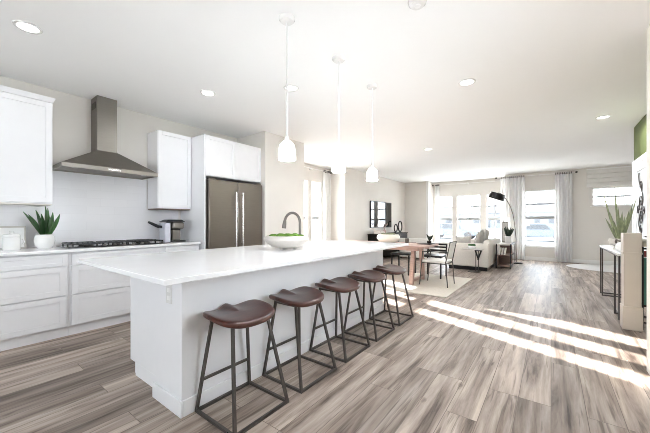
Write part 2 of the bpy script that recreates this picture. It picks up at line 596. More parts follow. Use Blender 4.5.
# ------------------------------------------------------------------ windows
WN = [0]
def window(axis, pos, a0, a1, z0, z1, rails, casing=True, out=1, mull=None):
    """a window filling a hole in a wall; axis 'x': wall runs along x at y = pos"""
    WN[0] += 1
    nm = 'window_%d' % WN[0]
    e = bpy.data.objects.new(nm, None)
    COL.objects.link(e)
    c = ((a0 + a1) / 2, pos, z0) if axis == 'x' else (pos, (a0 + a1) / 2, z0)
    e.location = c
    ORG[e.name] = Vector(c)
    struct(e)
    def bx(mb, u0, u1, d0, d1, zz0, zz1):
        d0, d1 = sorted((pos + d0 * out, pos + d1 * out))
        if axis == 'x':
            mb.box(u0, u1, d0, d1, zz0, zz1)
        else:
            mb.box(d0, d1, u0, u1, zz0, zz1)
    f = MB()
    t = 0.032
    bx(f, a0, a0 + t, 0.0, 0.14, z0, z1); bx(f, a1 - t, a1, 0.0, 0.14, z0, z1)
    bx(f, a0 + t, a1 - t, 0.0, 0.14, z1 - t, z1); bx(f, a0 + t, a1 - t, 0.0, 0.14, z0, z0 + t)
    f.build('window_frame', M['trim'], e)
    for z, h in rails:
        r = MB()
        bx(r, a0 + t, a1 - t, 0.05, 0.10, z - h / 2, z + h / 2)
        r.build('sash_rail', M['sash'], e)
    if mull:
        r = MB()
        bx(r, mull - 0.02, mull + 0.02, 0.06, 0.09, z0 + t, z1 - t)
        r.build('muntin', M['sash'], e)
    g = MB()
    bx(g, a0 + t, a1 - t, 0.072, 0.078, z0 + t, z1 - t)
    g.build('pane', M['glass'], e, smooth=False)
    s = MB()
    bx(s, a0 - 0.03, a1 + 0.03, -0.03, 0.0, z0 - 0.03, z0)
    s.build('window_sill', M['trim'], e, bevel=0.004)
    return e

for i, (a, b, z, zz) in enumerate(BAY):
    window('x', 12.1, a, b, z, zz, [(1.31, 0.085), (1.77, 0.045)], mull=(-1.59 if i == 2 else None))
window('x', 11.45, *BACK[0], [(1.335, 0.085), (1.76, 0.045)])
window('x', 11.45, *BACK[1], [(1.915, 0.05)])
for a, b, z, zz in NOOK:
    window('y', -5.2, a, b, z, zz, [(1.31, 0.07)], out=-1)
window('x', -3.1, *REAR_FILL[0], [], out=-1)
window('y', 0.617, *SIDE_FILL[0], [(1.3, .05)])
# ------------------------------------------------------------------ outside
S('ground_outside', MB().box(-90, 60, 12.6, 160, -0.5, -0.3).box(-90, -5.8, -60, 12.6, -0.5, -0.3).box(-5.8, 60, -60, -3.6, -0.5, -0.3).box(3.3, 60, -3.6, 12.6, -0.5, -0.3), M['snow'])
S('road_outside', MB().box(-60, 50, 26, 32, -0.3, -0.285), M['road'])

def house(x, y, wd, label):
    h = thing('house', label, 'house', (x, y, -0.3), 'houses across the road')
    MB().box(x - wd / 2, x + wd / 2, y, y + 8, -0.3, 3.4).build('walls', M['siding'], h)
    r = MB()
    r.hexa([(x - wd / 2 - .3, y - .4, 3.4), (x + wd / 2 + .3, y - .4, 3.4), (x + wd / 2 + .3, y + 8.4, 3.4), (x - wd / 2 - .3, y + 8.4, 3.4),
            (x - wd / 2 + 1, y + 3.9, 5.6), (x + wd / 2 - 1, y + 3.9, 5.6), (x + wd / 2 - 1, y + 4.1, 5.6), (x - wd / 2 + 1, y + 4.1, 5.6)])
    r.build('roof', M['roofm'], h)
    for k in (-0.3, 0.3):
        MB().box(x + k * wd - .7, x + k * wd + .7, y - .06, y + .02, 0.9, 2.3).build('window', M['winm'], h)
    MB().box(x - .5, x + .5, y - .06, y + .02, -0.3, 1.9).build('door', M['winm'], h)
house(-29, 92, 17, 'pale house with grey roof seen through the left bay window')
house(-12.5, 84, 9, 'pale house with grey roof seen through the right bay window')
house(-2.4, 80, 9, 'pale house with grey roof seen through the window between two curtains')

def car(x, y, label):
    c = thing('car', label, 'car', (x, y, -0.285), 'cars parked on the road outside')
    b = MB()
    side = [(-2.1, 0.3), (2.1, 0.3), (2.15, 0.7), (1.2, 0.85), (0.7, 1.35), (-1.1, 1.38), (-1.8, 0.92), (-2.15, 0.85)]
    a = [b.bm.verts.new((x + u, y - .85, v - 0.285)) for u, v in side]
    d = [b.bm.verts.new((x + u, y + .85, v - 0.285)) for u, v in side]
    b.skin([a, d])
    b.build('body', M['carm'], c, bevel=0.06)
    MB().hexa([(x - 1.45, y - .87, .63), (x + .85, y - .87, .63), (x + .85, y + .87, .63), (x - 1.45, y + .87, .63),
               (x - 1.05, y - .87, 1.02), (x + .6, y - .87, 1.02), (x + .6, y + .87, 1.02), (x - 1.05, y + .87, 1.02)]).build('side_windows', M['winm'], c)
    for u in (-1.35, 1.35):
        for s in (-1, 1):
            MB().cyl((x + u, y + s * .72, 0.035), (x + u, y + s * .88, 0.035), 0.32, 20).build('wheel', M['blackp'], c)
car(-7.0, 28.5, 'silver car parked outside beyond the middle bay window')
car(-0.9, 29, 'silver car parked outside beyond the window between two curtains')

# ------------------------------------------------------------------ kitchen wall run
def shaker_x(parent, nm, xf, y0, y1, z0, z1, rail=0.055, m='cab'):
    """a recessed-panel front whose face looks to +x"""
    b = MB()
    b.box(xf - 0.022, xf - 0.009, y0, y1, z0, z1)
    b.box(xf - 0.009, xf, y0, y0 + rail, z0, z1).box(xf - 0.009, xf, y1 - rail, y1, z0, z1)
    b.box(xf - 0.009, xf, y0 + rail, y1 - rail, z0, z0 + rail).box(xf - 0.009, xf, y0 + rail, y1 - rail, z1 - rail, z1)
    return b.build(nm, M[m], parent, bevel=0.0015)

def base_cab(y0, y1, label, drawers=True):
    c = thing('base_cabinet', label, 'cabinet', (-4.35, (y0 + y1) / 2, 0), 'base cabinets along the kitchen wall')
    MB().box(-4.64, -4.055, y0 + .001, y1 - .001, 0.10, 0.884).build('body', M['cab'], c)
    MB().box(-4.64, -4.075, y0 + .001, y1 - .001, 0.0, 0.10).build('toe_kick', M['cab'], c)
    g = 0.022
    if drawers:
        for z0, z1, r in ((0.745, 0.868, 0.035), (0.437, 0.735, 0.055), (0.112, 0.427, 0.055)):
            shaker_x(c, 'drawer', -4.032, y0 + g, y1 - g, z0, z1, r)
    else:
        shaker_x(c, 'drawer', -4.032, y0 + g, y1 - g, 0.745, 0.868, 0.035)
        shaker_x(c, 'door', -4.032, y0 + g, y1 - g, 0.112, 0.735)
    return c
base_cab(-0.9, -0.03, 'white cabinet cut off at the left edge, beyond the canister', True)
base_cab(-0.03, 0.90, 'white three-drawer cabinet under the canister and potted plant')
base_cab(0.90, 1.86, 'white three-drawer cabinet directly under the black cooktop')
base_cab(1.86, 2.36, 'narrow white cabinet under the coffee maker beside the refrigerator', False)

MB().box(-4.64, -4.0, -0.92, 2.36, 0.884, 0.914).build('countertop', M['quartz'], loc=(-4.32, 0.72, 0.884), bevel=0.003)
tag(bpy.data.objects['countertop'], 'long white quartz worktop along the kitchen wall under the range hood', 'countertop')
b = MB().box(-4.65, -4.638, -3.0, 0.86, 0.914, 1.385).box(-4.65, -4.638, 0.86, 1.90, 0.914, 1.80).box(-4.65, -4.638, 1.90, 2.36, 0.914, 1.385)
S('wall_backsplash', b, M['tile'])

def upper(y0, y1, z0, z1, xf, label, doors, crown=False):
    c = thing('wall_cabinet', label, 'cabinet', (-4.65, (y0 + y1) / 2, z0), 'wall cabinets of the kitchen')
    MB().box(-4.648, xf - 0.022, y0, y1, z0, z1).build('body', M['cab'], c, bevel=0.002)
    d = (y1 - y0) / doors
    for i in range(doors):
        shaker_x(c, 'door', xf, y0 + i * d + .004, y0 + (i + 1) * d - .004, z0 + .012, z1 - .004)
    if crown:
        k = MB()
        k.hexa([(-4.648, y0, z1), (xf, y0, z1), (xf, y1, z1), (-4.648, y1, z1), (-4.648, y0 - .02, z1 + .05), (xf + .025, y0 - .02, z1 + .05), (xf + .025, y1 + .02, z1 + .05), (-4.648, y1 + .02, z1 + .05)])
        k.build('crown_molding', M['cab'], c)
    MB().box(-4.648, xf - 0.03, y0 + .004, y1 - .004, z0 - .012, z0).build('bottom_panel', M['shelf'] if not crown else M['paper'], c)
    return c
upper(-0.32, 0.825, 1.395, 2.49, -4.32, 'white wall cabinet with crown molding at left of the range hood', 2, True)
upper(1.915, 2.395, 1.39, 2.475, -4.32, 'white wall cabinet above the coffee maker, right of the hood', 1)
c = thing('refrigerator_surround', 'tall white cabinet surround enclosing the steel refrigerator', 'cabinet', (-4.35, 2.93, 0))
MB().box(-4.648, -3.985, 2.40, 2.425, 0, 2.47).build('side_panel', M['cab'], c, bevel=0.002)
MB().box(-4.648, -4.02, 2.425, 3.464, 1.875, 2.47).build('body', M['cab'], c)
shaker_x(c, 'door', -3.985, 2.43, 2.942, 1.88, 2.465)
shaker_x(c, 'door', -3.985, 2.95, 3.46, 1.88, 2.465)

# refrigerator
f = thing('refrigerator', 'stainless steel french-door refrigerator in a white surround', 'refrigerator', (-4.25, 2.95, 0))
MB().box(-4.62, -4.0, 2.445, 3.44, 0.03, 1.825).build('body', M['nickel'], f, bevel=0.006)
MB().box(-4.55, -4.05, 2.46, 3.42, 0.0, 0.03).build('plinth', M['blackp'], f)
dl = MB().box(-3.995, -3.925, 2.445, 2.938, 0.70, 1.825).build('door', M['dsteel'], f, bevel=0.012)
dr = MB().box(-3.995, -3.925, 2.946, 3.44, 0.70, 1.825).build('door', M['dsteel'], f, bevel=0.012)
dz = MB().box(-3.995, -3.925, 2.445, 3.44, 0.05, 0.69).build('freezer_drawer', M['dsteel'], f, bevel=0.012)
for d, y in ((dl, 2.875), (dr, 3.0)):
    h = MB().tube([(-3.926, y, 0.86), (-3.875, y, 0.86)], 0.009, 8).tube([(-3.926, y, 1.62), (-3.875, y, 1.62)], 0.009, 8)
    h.cyl((-3.875, y, 0.82), (-3.875, y, 1.66), 0.014, 12)
    h.build('handle', M['bright'], d)
MB().cyl((-3.875, 2.6, 0.62), (-3.875, 3.28, 0.62), 0.014, 12).cyl((-3.926, 2.65, .62), (-3.875, 2.65, .62), .009, 8).cyl((-3.926, 3.23, .62), (-3.875, 3.23, .62), .009, 8).build('handle', M['bright'], dz)
for y_ in (2.46, 3.33):
    MB().box(-4.02, -3.95, y_, y_ + .10, 1.826, 1.842).build('hinge_cover', M['dsteel'], f)

# range hood
h = thing('range_hood', 'stainless steel chimney range hood over the cooktop', 'range hood', (-4.4, 1.355, 1.80))
Y0, Y1, XF, ZB, ZR = 0.865, 1.845, -4.17, 1.80, 1.845
MB().hexa([(-4.645, Y0, ZR), (XF, Y0, ZR), (XF, Y1, ZR), (-4.645, Y1, ZR), (-4.645, 1.25, 2.075), (-4.40, 1.25, 2.075), (-4.40, 1.46, 2.075), (-4.645, 1.46, 2.075)]).build('canopy', M['steel'], h)
b = MB().box(XF - .015, XF, Y0, Y1, ZB, ZR).box(-4.645, -4.63, Y0, Y1, ZB, ZR).box(-4.63, XF - .015, Y0, Y0 + .015, ZB, ZR).box(-4.63, XF - .015, Y1 - .015, Y1, ZB, ZR)
b.build('rim', M['steel'], h)
MB().box(-4.63, XF - .015, Y0 + .015, Y1 - .015, ZB + .015, ZB + .022).build('filter', M['steel'], h)
for y in (1.0, 1.71):
    MB().cyl((-4.27, y, ZB + .008), (-4.27, y, ZB + .016), .028, 16).build('hood_lamp', M['ceramic'], h)
MB().box(XF, XF + .003, 1.29, 1.42, ZB + .012, ZB + .032).build('control_panel', M['bright'], h)
MB().box(-4.645, -4.42, 1.25, 1.46, 2.075, ZC).build('chimney', M['steel'], h, bevel=.002)
MB().box(-4.60, -4.47, 1.247, 1.25, 2.60, 2.68).build('vent_grille', M['iron'], h)

# cooktop
k = thing('cooktop', 'black gas cooktop with grates set into the kitchen worktop', 'cooktop', (-4.36, 1.42, .914))
MB().box(-4.60, -4.10, .905, 1.98, .914, .926).build('glass_top', M['screen'], k, bevel=.003)
for i in range(3):
    y0 = .955 + i * .332
    g = MB()
    for u in (0, .05, .10, .15, .20, .25, .29):
        g.bar((-4.58, y0 + u, .952), (-4.17, y0 + u, .952), .012)
    for xx in (-4.575, -4.375, -4.175):
        g.bar((xx, y0, .955), (xx, y0 + .29, .955), .012)
        for u in (0.006, .284):
            g.bar((xx, y0 + u, .926), (xx, y0 + u, .955), .012)
    g.build('grate', M['blackp'], k)
for xx, yy in ((-4.48, 1.13), (-4.28, 1.13), (-4.38, 1.438), (-4.48, 1.746), (-4.28, 1.746)):
    MB().lathe([(.045, .926), (.045, .938), (.03, .945), (.0005, .946)], (xx, yy, 0), 18).build('burner', M['iron'], k)
for i in range(5):
    MB().lathe([(.017, .926), (.015, .945), (.0005, .946)], (-4.128, 1.24 + i * .1, 0), 14).build('knob', M['nickel'], k)

# left counter things
p = thing('potted_snake_plant', 'dark green snake plant in a round white pot left of the cooktop', 'plant', (-4.42, .775, .914))
MB().lathe([(.055, 0), (.078, .03), (.088, .08), (.082, .125), (.066, .15), (.06, .15), (.06, .13), (.0005, .13)], (-4.42, .775, .914), 28).build('pot', M['ceramic'], p)
g = MB()
for a, r, hh, ww in ((90, .17, .25, .052), (105, .10, .27, .055), (150, .02, .335, .052), (-90, .17, .24, .055), (-80, .10, .29, .055), (20, .06, .31, .05), (-50, .06, .25, .055), (-100, .22, .27, .042), (60, .06, .22, .045), (-70, .05, .2, .045)):
    a = math.radians(a)
    bx_, by_ = -4.42 + .02 * math.cos(a), .775 + .02 * math.sin(a)
    g.leaf((bx_, by_, 1.04), (-4.42 + r * math.cos(a), .775 + r * .75 * math.sin(a), 1.04 + hh), ww)
g.build('leaves', M['leaf'], p)
p = thing('canister', 'white lidded ceramic canister at the left end of the worktop', 'canister', (-4.40, .52, .914))
MB().lathe([(.06, 0), (.066, .01), (.066, .125), (.062, .13), (.0005, .13)], (-4.40, .52, .914), 26).build('body', M['ceramic'], p)
MB().lathe([(.068, .131), (.068, .15), (.06, .16), (.016, .166), (.012, .18), (.018, .19), (.0005, .195)], (-4.40, .52, .914), 26).build('lid', M['ceramic'], p)
MB().tube([(-4.40, .584, 1.03), (-4.40, .605, 1.025), (-4.40, .612, .99), (-4.40, .60, .965), (-4.40, .584, .965)], .007, 8).build('handle', M['ceramic'], p)
p = thing('leaning_frame', 'white framed board leaning on the backsplash behind the canister', 'frame', (-4.56, .50, .914))
def leanx(y0, y1, z0, z1, t0, t1):
    # a plank leaning back against the kitchen wall
    def q(y, z, t):
        return (-4.556 - (z - .914) * .14 + t, y, z)
    return [q(y0, z0, t0), q(y0, z0, t1), q(y1, z0, t1), q(y1, z0, t0), q(y0, z1, t0), q(y0, z1, t1), q(y1, z1, t1), q(y1, z1, t0)]
b = MB()
for a in ((.36, .375, .914, 1.155), (.635, .65, .914, 1.155), (.375, .635, .914, .93), (.375, .635, 1.139, 1.155)):
    b.hexa(leanx(*a, 0, .018))
b.build('frame_border', M['stone'], p)
MB().hexa(leanx(.375, .635, .93, 1.139, .002, .01)).build('board', M['ceramic'], p)

# coffee maker
k = thing('coffee_maker', 'black and silver single-cup coffee maker beside the refrigerator', 'coffee maker', (-4.38, 2.18, .914))
X, Y = -4.36, 2.17
MB().box(X - .12, X + .12, Y - .09, Y + .10, .914, .935).build('base', M['blackp'], k, bevel=.008)
MB().box(X - .12, X - .02, Y - .085, Y + .095, .935, 1.20).build('column', M['blackp'], k, bevel=.015)
MB().box(X - .02, X + .10, Y - .075, Y + .085, 1.10, 1.20).build('brew_head', M['steel'], k, bevel=.02)
MB().box(X - .018, X + .03, Y - .05, Y + .06, .94, 1.09).build('front_panel', M['steel'], k, bevel=.004)
MB().box(X - .11, X + .06, Y - .175, Y - .09, .914, 1.19).build('water_tank', mat('clear_grey_tank', srgb(206, 206, 216), .1, var=.05), k, bevel=.012)
b = MB()
b.hexa([(X - .12, Y - .18, 1.203), (X + .11, Y - .18, 1.203), (X + .11, Y + .1, 1.203), (X - .12, Y + .1, 1.203), (X - .09, Y - .12, 1.235), (X + .06, Y - .12, 1.235), (X + .06, Y + .07, 1.235), (X - .09, Y + .07, 1.235)])
b.build('lid', M['blackp'], k, bevel=.008)
MB().tube([(X - .03, Y - .17, 1.13), (X - .03, Y - .22, 1.135), (X - .03, Y - .30, 1.175), (X - .03, Y - .35, 1.20)], [.018, .022, .02, .014], 10).build('handle', M['blackp'], k)

# ------------------------------------------------------------------ island
i_ = thing('kitchen_island', 'long white kitchen island with bar stools along its side', 'kitchen island', (-2.25, 2.3, 0))
MB().box(-2.70, -2.17, .985, 3.70, .10, .884).build('body', M['cab'], i_, bevel=.002)
MB().box(-2.65, -2.17, 1.0, 3.69, 0, .10).box(-2.60, -2.18, .985, 1.0, 0, .10).build('toe_kick', M['cab'], i_)
MB().box(-2.17, -1.815, .945, 3.71, 0, .884).build('seating_panel', M['cab'], i_, bevel=.002)
b = MB().box(-2.185, -1.80, .930, .945, 0, .10).box(-1.815, -1.80, .945, 3.71, 0, .10)
b.build('baseboard', M['cab'], i_, bevel=.004)
for a, bb in ((1.0, 1.66), (1.67, 2.34), (2.35, 3.02), (3.03, 3.69)):
    d = MB()
    x = -2.70
    d.box(x - .013, x, a, bb, .112, .872)
    d.box(x - .022, x - .013, a, a + .055, .112, .872).box(x - .022, x - .013, bb - .055, bb, .112, .872)
    d.box(x - .022, x - .013, a + .055, bb - .055, .112, .167).box(x - .022, x - .013, a + .055, bb - .055, .817, .872)
    d.build('door', M['cab'], i_)
t = tag(MB().box(-2.90, -1.518, .70, 3.88, .884, .914).build('island_countertop', M['quartz'], loc=(-2.2, 2.29, .884), bevel=.004), 'thick white quartz slab topping the kitchen island', 'countertop')
o_ = thing('wall_outlet', 'white power outlet on the near end of the island', 'outlet', (-1.97, .945, .735))
MB().box(-2.01, -1.935, .939, .9445, .675, .795).build('cover_plate', M['ceramic'], o_, bevel=.002)
for z in (.71, .76):
    MB().box(-1.99, -1.955, .9375, .939, z - .014, z + .014).build('socket', M['trim'], o_)

# bowl of moss
BX, BY = -2.24, 2.30
b_ = thing('moss_bowl', 'wide pale stoneware bowl filled with green moss on the island', 'bowl', (BX, BY, .914))
MB().lathe([(.10, .018), (.15, .026), (.205, .06), (.236, .10), (.232, .122), (.214, .142), (.206, .142), (.212, .12), (.20, .10), (.0005, .085)], (BX, BY, .914), 40).build('bowl_body', M['stone'], b_)
for a in (30, 150, 270):
    a = math.radians(a)
    MB().cyl((BX + .085 * math.cos(a), BY + .085 * math.sin(a), .9145), (BX + .085 * math.cos(a), BY + .085 * math.sin(a), .938), .016, 12).build('foot', M['stone'], b_)
g = MB()
random.seed(3)
pts = [(0, 0, .06)] + [(.075 * math.cos(k * 1.05), .075 * math.sin(k * 1.05), .05) for k in range(6)] + [(.15 * math.cos(k * .57), .15 * math.sin(k * .57), .045) for k in range(11)]
for px, py, rr in pts:
    rr *= random.uniform(.85, 1.15)
    prof = [(.0005, .14 + rr * .85)] + [(rr * math.sin(q), .14 + rr * .85 * math.cos(q)) for q in (.4, .8, 1.2, 1.57)] + [(rr * .9, .12), (.0005, .11)]
    g.lathe([(r, z - .02) for r, z in reversed(prof)], (BX + px, BY + py, .914), 14)
g.build('moss', M['moss'], b_)

# faucet
FX, FY = -2.50, 2.80
f_ = thing('faucet', 'dark nickel gooseneck kitchen faucet behind the moss bowl', 'faucet', (FX, FY, .914))
MB().lathe([(.028, 0), (.028, .008), (.02, .02), (.018, .07), (.0005, .07)], (FX, FY, .914), 20).build('base', M['nickel'], f_)
pts = [(FX, FY, .98), (FX, FY, 1.19)]
for q in range(1, 11):
    a = PI * q / 10 * .92
    pts.append((FX - .088 * (1 - math.cos(a)), FY - .045 * (1 - math.cos(a)), 1.19 + .125 * math.sin(a)))
MB().tube(pts, .0165, 12).build('neck', M['nickel'], f_)
e0 = Vector(pts[-1])
MB().tube([e0, e0 + Vector((-.006, -.003, -.045)), e0 + Vector((-.012, -.006, -.10))], [.018, .025, .028], 14).build('spray_head', M['nickel'], f_)
MB().tube([(FX, FY + .015, .965), (FX + .02, FY + .06, .985), (FX + .03, FY + .10, 1.01)], [.009, .007, .006], 8).build('lever', M['nickel'], f_)

# ------------------------------------------------------------------ bar stools
def make_stool(x, y, label):
    t = thing('bar_stool', label, 'bar stool', (x, y, 0), 'bar stools along the island')
    def outline(a):
        ca, sa = math.cos(a), math.sin(a)
        k = (abs(ca) ** 3.2 + abs(sa) ** 3.2) ** (-1 / 3.2)
        u, v = ca * k, sa * k            # v along the width (y), u towards the room (x)
        return (u * .172 + .018 * (1 - v * v) * (1 if u > 0 else .25) * abs(u), v * .218)
    def top(px, py):
        u, v = px / .185, py / .218
        z = .612 + .050 * abs(v) ** 2.4 * (.62 - .38 * max(-1, min(1, u))) - .012 * max(0, u) ** 2
        z += .034 * math.exp(-(v / .17) ** 2) * max(0.0, -u + .25) ** 1.3
        return z
    s = MB().disc_solid(outline, top, .042)
    bmesh.ops.translate(s.bm, verts=s.bm.verts, vec=(-.035, 0, 0))
    s.build('seat', M['seat'], t, world=False, subsurf=1)
    bx, by, tx, ty = .195, .208, .105, .135
    W = .017
    for sx in (-1, 1):
        for sy in (-1, 1):
            MB().bar((sx * bx, sy * by, .0085), (sx * tx - .03, sy * ty, .584), W).build('leg', M['iron'], t, world=False)
    b = MB()
    b.box(-bx - W / 2, bx + W / 2, -by - W / 2, -by + W / 2, 0, W).box(-bx - W / 2, bx + W / 2, by - W / 2, by + W / 2, 0, W)
    b.box(-bx - W / 2, -bx + W / 2, -by, by, 0, W).box(bx - W / 2, bx + W / 2, -by, by, 0, W)
    b.build('base_frame', M['iron'], t, world=False)
    b = MB().box(-tx - .01, tx + .01, -ty - .01, -ty + .01, .566, .582).box(-tx - .01, tx + .01, ty - .01, ty + .01, .566, .582).box(-tx - .01, -tx + .01, -ty, ty, .566, .582).box(tx - .01, tx + .01, -ty, ty, .566, .582)
    bmesh.ops.translate(b.bm, verts=b.bm.verts, vec=(-.03, 0, 0))
    b.build('seat_frame', M['iron'], t, world=False)
    k = .20 / .584
    xx, yy = -bx + (bx - tx - .03) * k, by - (by - ty) * k
    MB().bar((xx, -yy, .20), (xx, yy, .20), .015).build('foot_rail', M['iron'], t, world=False)
    return t
SL = ['wooden saddle-seat bar stool nearest the camera, at the near end of the island',
      'wooden saddle-seat bar stool second from the near end of the island',
      'wooden saddle-seat bar stool in the middle of the row of five',
      'wooden saddle-seat bar stool fourth from the near end of the island',
      'wooden saddle-seat bar stool at the far end of the row, by the dining table']
st0 = make_stool(-1.595, 1.235, SL[0])
for n, y in enumerate((1.79, 2.36, 2.925, 3.50)):
    dup(st0, (-1.595, y, 0), 0, SL[n + 1])

# ------------------------------------------------------------------ ceiling fixtures
PL = ['white glass pendant lamp nearest the camera above the island', 'white glass pendant lamp in the middle of the three over the island', 'white glass pendant lamp farthest from the camera over the island']
def pendant(x, y, label):
    t = thing('pendant_lamp', label, 'pendant lamp', (x, y, ZC), 'pendant lamps over the island')
    MB().lathe([(.0005, ZC - .03), (.05, ZC - .028), (.062, ZC - .012), (.062, ZC)], (x, y, 0), 26).build('ceiling_canopy', M['ceramic'], t)
    MB().cyl((x, y, 1.84), (x, y, ZC - .028), .0075, 10).build('rod', M['ceramic'], t)
    MB().lathe([(.009, 1.85), (.016, 1.84), (.02, 1.815), (.0005, 1.81)], (x, y, 0), 18).build('socket', M['ceramic'], t)
    MB().lathe([(.02, 1.815), (.035, 1.805), (.056, 1.78), (.061, 1.74), (.065, 1.672), (.061, 1.672), (.057, 1.74), (.05, 1.775), (.018, 1.80)], (x, y, 0), 28).build('shade', M['shade'], t)
    d = bpy.data.lights.new('pendant_bulb', 'POINT')
    d.energy = 2
    d.shadow_soft_size = .04
    d.color = (.94, .97, 1)
    l = bpy.data.objects.new('pendant_bulb', d)
    COL.objects.link(l)
    l.parent = t
    l.location = (0, 0, 1.70 - ZC)
for (x, y), lb in zip(((-1.602, 1.647), (-1.604, 2.345), (-1.625, 3.05)), PL):
    pendant(x, y, lb)

def downlight(x, y, label, watts=40):
    t = thing('recessed_downlight', label, 'downlight', (x, y, ZC), 'recessed ceiling downlights')
    MB().lathe([(.062, ZC - .002), (.066, ZC - .009), (.085, ZC - .007), (.088, ZC)], (x, y, 0), 28).build('trim_ring', M['ceramic'], t)
    MB().lathe([(.0005, ZC - .005), (.062, ZC - .005), (.062, ZC - .002)], (x, y, 0), 24).build('lens', M['lens'], t)
    d = bpy.data.lights.new('downlight_lamp', 'SPOT')
    d.energy = watts
    d.spot_size = math.radians(172)
    d.spot_blend = 0.3
    d.shadow_soft_size = .06
    d.color = (.94, .97, 1)
    l = bpy.data.objects.new('downlight_lamp', d)
    COL.objects.link(l)
    l.parent = t
    l.location = (0, 0, -.02)
for x, y, lb, wt in ((-3.32, .484, 'large white downlight in the ceiling at upper left above the cabinets', 5),
                 (-3.29, 2.03, 'small white downlight in the ceiling right of the hood chimney', 6),
                 (-2.40, 2.535, 'small white downlight in the ceiling beside the nearest pendant rod', 10),
                 (-.743, 3.60, 'white downlight in the ceiling centre, right of the farthest pendant', 24),
                 (.613, 6.0, 'white downlight in the ceiling near the green wall', 70),
                 (-2.086, 6.40, 'white downlight in the ceiling above the dining table', 54)):
    downlight(x, y, lb, wt)
t = thing('smoke_alarm', 'round white smoke alarm on the ceiling at the top edge', 'smoke alarm', (-.748, 2.07, ZC))
MB().lathe([(.0005, ZC - .035), (.045, ZC - .035), (.06, ZC - .02), (.066, ZC)], (-.748, 2.07, 0), 26).build('housing', M['ceramic'], t)
MB().lathe([(.0005, ZC - .041), (.02, ZC - .04), (.022, ZC - .035)], (-.748, 2.07, 0), 18).build('test_button', M['trim'], t)

# ------------------------------------------------------------------ curtains
def curtain(axis, pos, a0, a1, ztop, label, waves):
    c = ((a0 + a1) / 2, pos, 0) if axis == 'x' else (pos, (a0 + a1) / 2, 0)
    t = thing('curtain', label, 'curtain', c, 'white curtains')
    n = waves * 10
    amp = .035
    m = MB()
    rows = []
    for zi, z in enumerate((.015, .8, 1.6, ztop)):
        rows.append([])
        for s in (0, 1):
            r = []
            for i in range(n + 1):
                u = i / n
                a = a0 + (a1 - a0) * u
                d = amp * math.sin(2 * PI * waves * u) * (1 - .12 * zi) + .006 * math.sin(9 * u + zi * 1.7) + s * .004
                r.append(m.bm.verts.new((a, pos + d, z) if axis == 'x' else (pos + d, a, z)))
            rows[-1].append(r)
    for k in range(3):
        for i in range(n):
            for s in (0, 1):
                m.bm.faces.new((rows[k][s][i], rows[k][s][i + 1], rows[k + 1][s][i + 1], rows[k + 1][s][i]))
        for i in (0, n):
            m.bm.faces.new((rows[k][0][i], rows[k][1][i], rows[k + 1][1][i], rows[k + 1][0][i]))
    for k in (0, 3):
        for i in range(n):
            m.bm.faces.new((rows[k][0][i], rows[k][0][i + 1], rows[k][1][i + 1], rows[k][1][i]))
    m.build('panel', M['curtain'], t)
    for k in range(2 * waves):
        a = a0 + (a1 - a0) * (k + .5) / (2 * waves)
        ring = []
        for b_ in range(16):
            b = 2 * PI * b_ / 16
            ring.append((a, pos + .026 * math.cos(b), ztop + .026 + .026 * math.sin(b)) if axis == 'x' else (pos + .026 * math.cos(b), a, ztop + .026 + .026 * math.sin(b)))
        MB().tube(ring, .008, 6, closed=True).build('ring', M['black'], t)
    return t
curtain('x', 11.98, -3.64, -3.46, 2.604, 'narrow white curtain at the left side of the bay window', 3)
curtain('x', 11.34, -1.33, -.655, 2.62, 'wide white curtain between the bay window and the right window', 6)
curtain('x', 11.34, .09, .50, 2.62, 'white curtain at the right side of the right window', 5)
curtain('y', -5.10, 6.70, 7.04, 2.60, 'white curtain at the side window beyond the refrigerator wall', 3)
def rod(p, q, label):
    p, q = Vector(p), Vector(q)
    t = thing('curtain_rod', label, 'curtain rod', (p + q) / 2, 'curtain rods')
    MB().cyl(p, q, .010, 10).build('pole', M['trim'], t)
    d = (q - p).normalized()
    for e, s in ((p, -1), (q, 1)):
        MB().tube([e - d * s * 0, e + d * s * .02, e + d * s * .05, e + d * s * .06], [.012, .024, .022, .004], 12).build('finial', M['black'], t)
    return t
r_ = rod((-3.68, 11.98, 2.63), (-1.30, 11.98, 2.63), 'white curtain rod with dark finial across the bay window')
MB().box(-2.46, -2.44, 11.98, 12.1, 2.60, 2.65).build('bracket', M['trim'], r_)
r_ = rod((-1.42, 11.34, 2.65), (.56, 11.34, 2.65), 'white curtain rod carrying two curtains on the back wall')
MB().box(-.28, -.26, 11.34, 11.45, 2.62, 2.67).build('bracket', M['trim'], r_)
r_ = rod((-5.10, 5.2, 2.63), (-5.10, 7.03, 2.63), 'curtain rod with dark finial over the side window')
MB().box(-5.2, -5.10, 6.19, 6.21, 2.60, 2.65).build('bracket', M['trim'], r_)

t = thing('roman_shade', 'pale roman shade folded up above the small high window', 'window shade', (1.32, 11.44, 2.19))
b = MB()
for i in range(4):
    z0 = 2.19 + i * .125
    b.hexa([(.82, 11.39, z0), (1.86, 11.39, z0), (1.86, 11.449, z0), (.82, 11.449, z0), (.82, 11.42, z0 + .12), (1.86, 11.42, z0 + .12), (1.86, 11.449, z0 + .12), (.82, 11.449, z0 + .12)])
b.build('folds', mat('pale_shade_cloth', srgb(226, 224, 220), .9, var=.03), t)
MB().box(.82, 1.86, 11.41, 11.449, 2.69, 2.72).build('head_rail', M['trim'], t)

